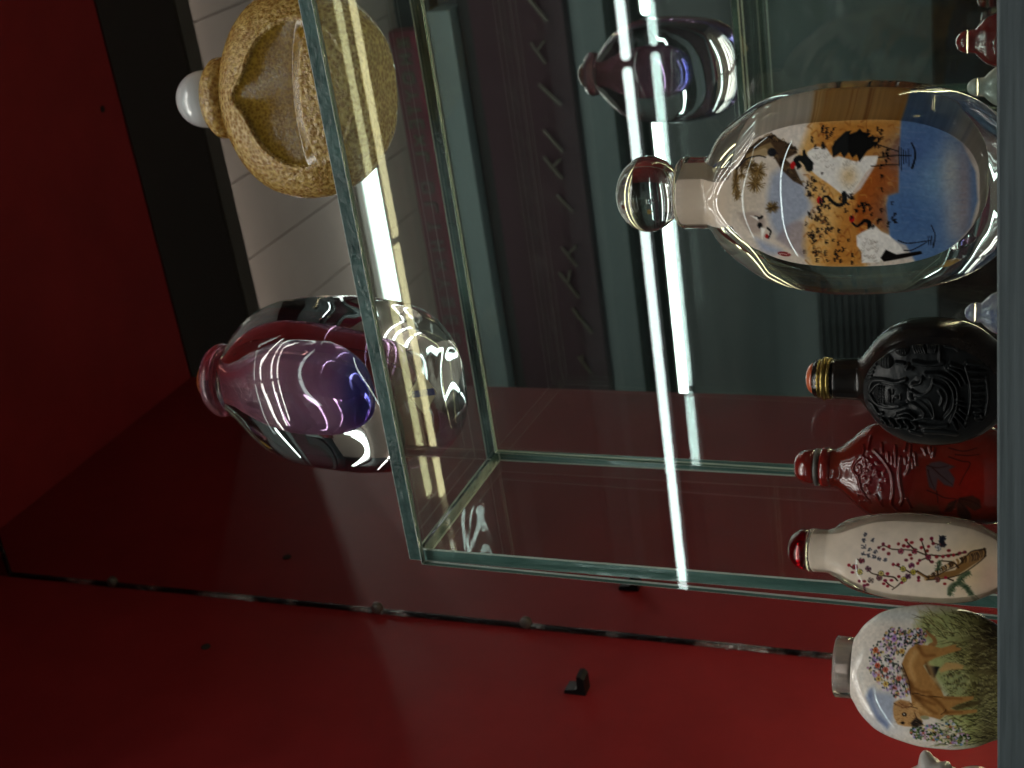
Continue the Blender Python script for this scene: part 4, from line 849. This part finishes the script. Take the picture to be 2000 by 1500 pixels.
M_PINK = mat('pink_glass', (0.66, 0.26, 0.36, 1), 0.04, trans=0.95, ior=1.45); M_AMB = mat('amber_glass', (0.40, 0.10, 0.03, 1), 0.05, trans=0.6, ior=1.5)
lathe('collar', [(0.0135, 0.1132), (0.0172, 0.1148), (0.0180, 0.1182), (0.0162, 0.1214), (0.0120, 0.1224)], M_PINK, b, seg=64, sy=0.9)
lathe('stopper', dome(0.0102, 0.1232, 0.0064, 10, 0.0006), M_AMB, b, seg=48)
tg = mesh('paper_tag', [(-0.0100, 0, 0), (0.0, 0, -0.0058), (0.0100, 0, 0), (0.0, 0, 0.0058), (-0.0100, 0.0004, 0), (0.0, 0.0004, -0.0058), (0.0100, 0.0004, 0), (0.0, 0.0004, 0.0058)], [(0, 1, 2, 3), (7, 6, 5, 4), (0, 4, 5, 1), (1, 5, 6, 2), (2, 6, 7, 3), (3, 7, 4, 0)], mat('tag_paper', (0.62, 0.48, 0.30, 1), 0.5), b)
tg.location = (0.0095, -0.0236, 0.0034); tg.rotation_euler = (math.radians(24), math.radians(4), math.radians(6))
st = mesh('tag_stripe', [(-0.0016, -0.0003, 0.0048), (0.0016, -0.0003, 0.0046), (0.0024, -0.0003, -0.0046), (-0.0008, -0.0003, -0.0052)], [(0, 3, 2, 1)], mat('tag_blue', (0.03, 0.04, 0.16, 1), 0.5), tg)
# gold
g_ = empty('glass_bottle', (0.4813, -0.306, T6+0.0004), math.radians(13.5)); tag(g_, 'gold flecked frosted bottle with white ball stopper on the glass plate', 'bottle')
def gold_mat(name, base, hi, rough, sc_, bump):
    m = mat(name, base, rough, coat=0.7, bump=(sc_, bump, (1, 1, 1), 0.0012)); nt = m.node_tree; p = nt.nodes['Principled BSDF']
    tc = nt.nodes.new('ShaderNodeTexCoord'); v = nt.nodes.new('ShaderNodeTexVoronoi'); v.inputs['Scale'].default_value = sc_*0.9; n = nt.nodes.new('ShaderNodeTexNoise'); n.inputs['Scale'].default_value = sc_*0.45; n.inputs['Detail'].default_value = 8; n.inputs['Roughness'].default_value = 0.75
    nt.links.new(tc.outputs['Object'], v.inputs['Vector']); nt.links.new(tc.outputs['Object'], n.inputs['Vector'])
    mx = nt.nodes.new('ShaderNodeMath'); mx.operation = 'MULTIPLY'; nt.links.new(n.outputs['Fac'], mx.inputs[0]); nt.links.new(v.outputs['Distance'], mx.inputs[1])
    cr = nt.nodes.new('ShaderNodeValToRGB'); cr.color_ramp.elements[0].position = 0.10; cr.color_ramp.elements[1].position = 0.42; cr.color_ramp.elements[0].color = base; cr.color_ramp.elements[1].color = hi
    nt.links.new(mx.outputs[0], cr.inputs[0]); nt.links.new(cr.outputs[0], p.inputs['Base Color'])
    p.inputs['Subsurface Weight'].default_value = 0.25; p.inputs['Subsurface Radius'].default_value = (0.006, 0.004, 0.002); p.inputs['Subsurface Scale'].default_value = 1.0
    return m
M_FLECK = gold_mat('gold_fleck', (0.30, 0.145, 0.026, 1), (0.68, 0.46, 0.14, 1), 0.24, 640, 0.9)
M_AMBER = gold_mat('amber_hollow', (0.17, 0.085, 0.010, 1), (0.34, 0.20, 0.030, 1), 0.08, 900, 0.10)
GO = Flask([0, .0008, .004, .010, .018, .027, .036, .045, .0525, .0590, .0637, .0670, .0684],
           [.018, .0215, .0270, .0335, .0385, .0414, .0420, .0405, .0375, .0320, .0250, .0170, .0120],
           [.0130, .0152, .0180, .0205, .0222, .0232, .0234, .0228, .0215, .0195, .0165, .0130, .0110], [2.2]*13)
def q_gold(X, Z): return np.sqrt((X/0.0285)**2+((Z-0.0270)/(0.0235+0.0055*np.exp(-(X/0.006)**2)))**2)
def dish(X, Y, Z, W_, D_):
    q = q_gold(X, Z); up_ = np.clip((Z-(0.0235-0.004*(X/0.03)**2))/0.006, 0, 1)
    dp = 0.0062*np.clip(1-q*q, 0, 1)**0.7*up_; rim = 0.0006*np.exp(-((q-1.03)/0.04)**2)
    return X*0, np.where(Y < 0, dp-rim, 0), X*0
gb = GO.build('flecked_body', M_FLECK, g_, 190, 320, disp=dish)
co = np.empty(len(gb.data.vertices)*3); gb.data.vertices.foreach_get('co', co); co = co.reshape(-1, 3)
am = [p.index for p in gb.data.polygons if len(p.vertices) == 4 and (lambda c: c[1] < 0 and q_gold(c[0], c[2]) < 0.97 and c[2] > 0.0245-0.004*(c[0]/0.03)**2)(co[list(p.vertices)].mean(0))]
amset = set(am); AF = [tuple(gb.data.polygons[i].vertices) for i in am]; ids = sorted({v for f in AF for v in f}); mp = {v: k for k, v in enumerate(ids)}
mesh('amber_hollow', [co[v] for v in ids], [tuple(mp[v] for v in f) for f in AF], M_AMBER, g_, True)
bm = bmesh.new(); bm.from_mesh(gb.data); bm.faces.ensure_lookup_table(); bmesh.ops.delete(bm, geom=[bm.faces[i] for i in am], context='FACES'); bm.to_mesh(gb.data); bm.free()
lathe('collar', [(0.0115, 0.0682), (0.0150, 0.0692), (0.0166, 0.0715), (0.0164, 0.0750), (0.0140, 0.0778), (0.0060, 0.0786)], M_FLECK, g_, seg=64, sy=0.8)
lathe('ball_stopper', [(0.0118*math.sin(a), 0.0826-0.0118*math.cos(a)) for a in np.linspace(0.5, math.pi-0.02, 24)]+[(0.0001, 0.0944)], mat('white_glass', (0.62, 0.62, 0.62, 1), 0.12, coat=1.0, sss=0.2), g_, seg=56)
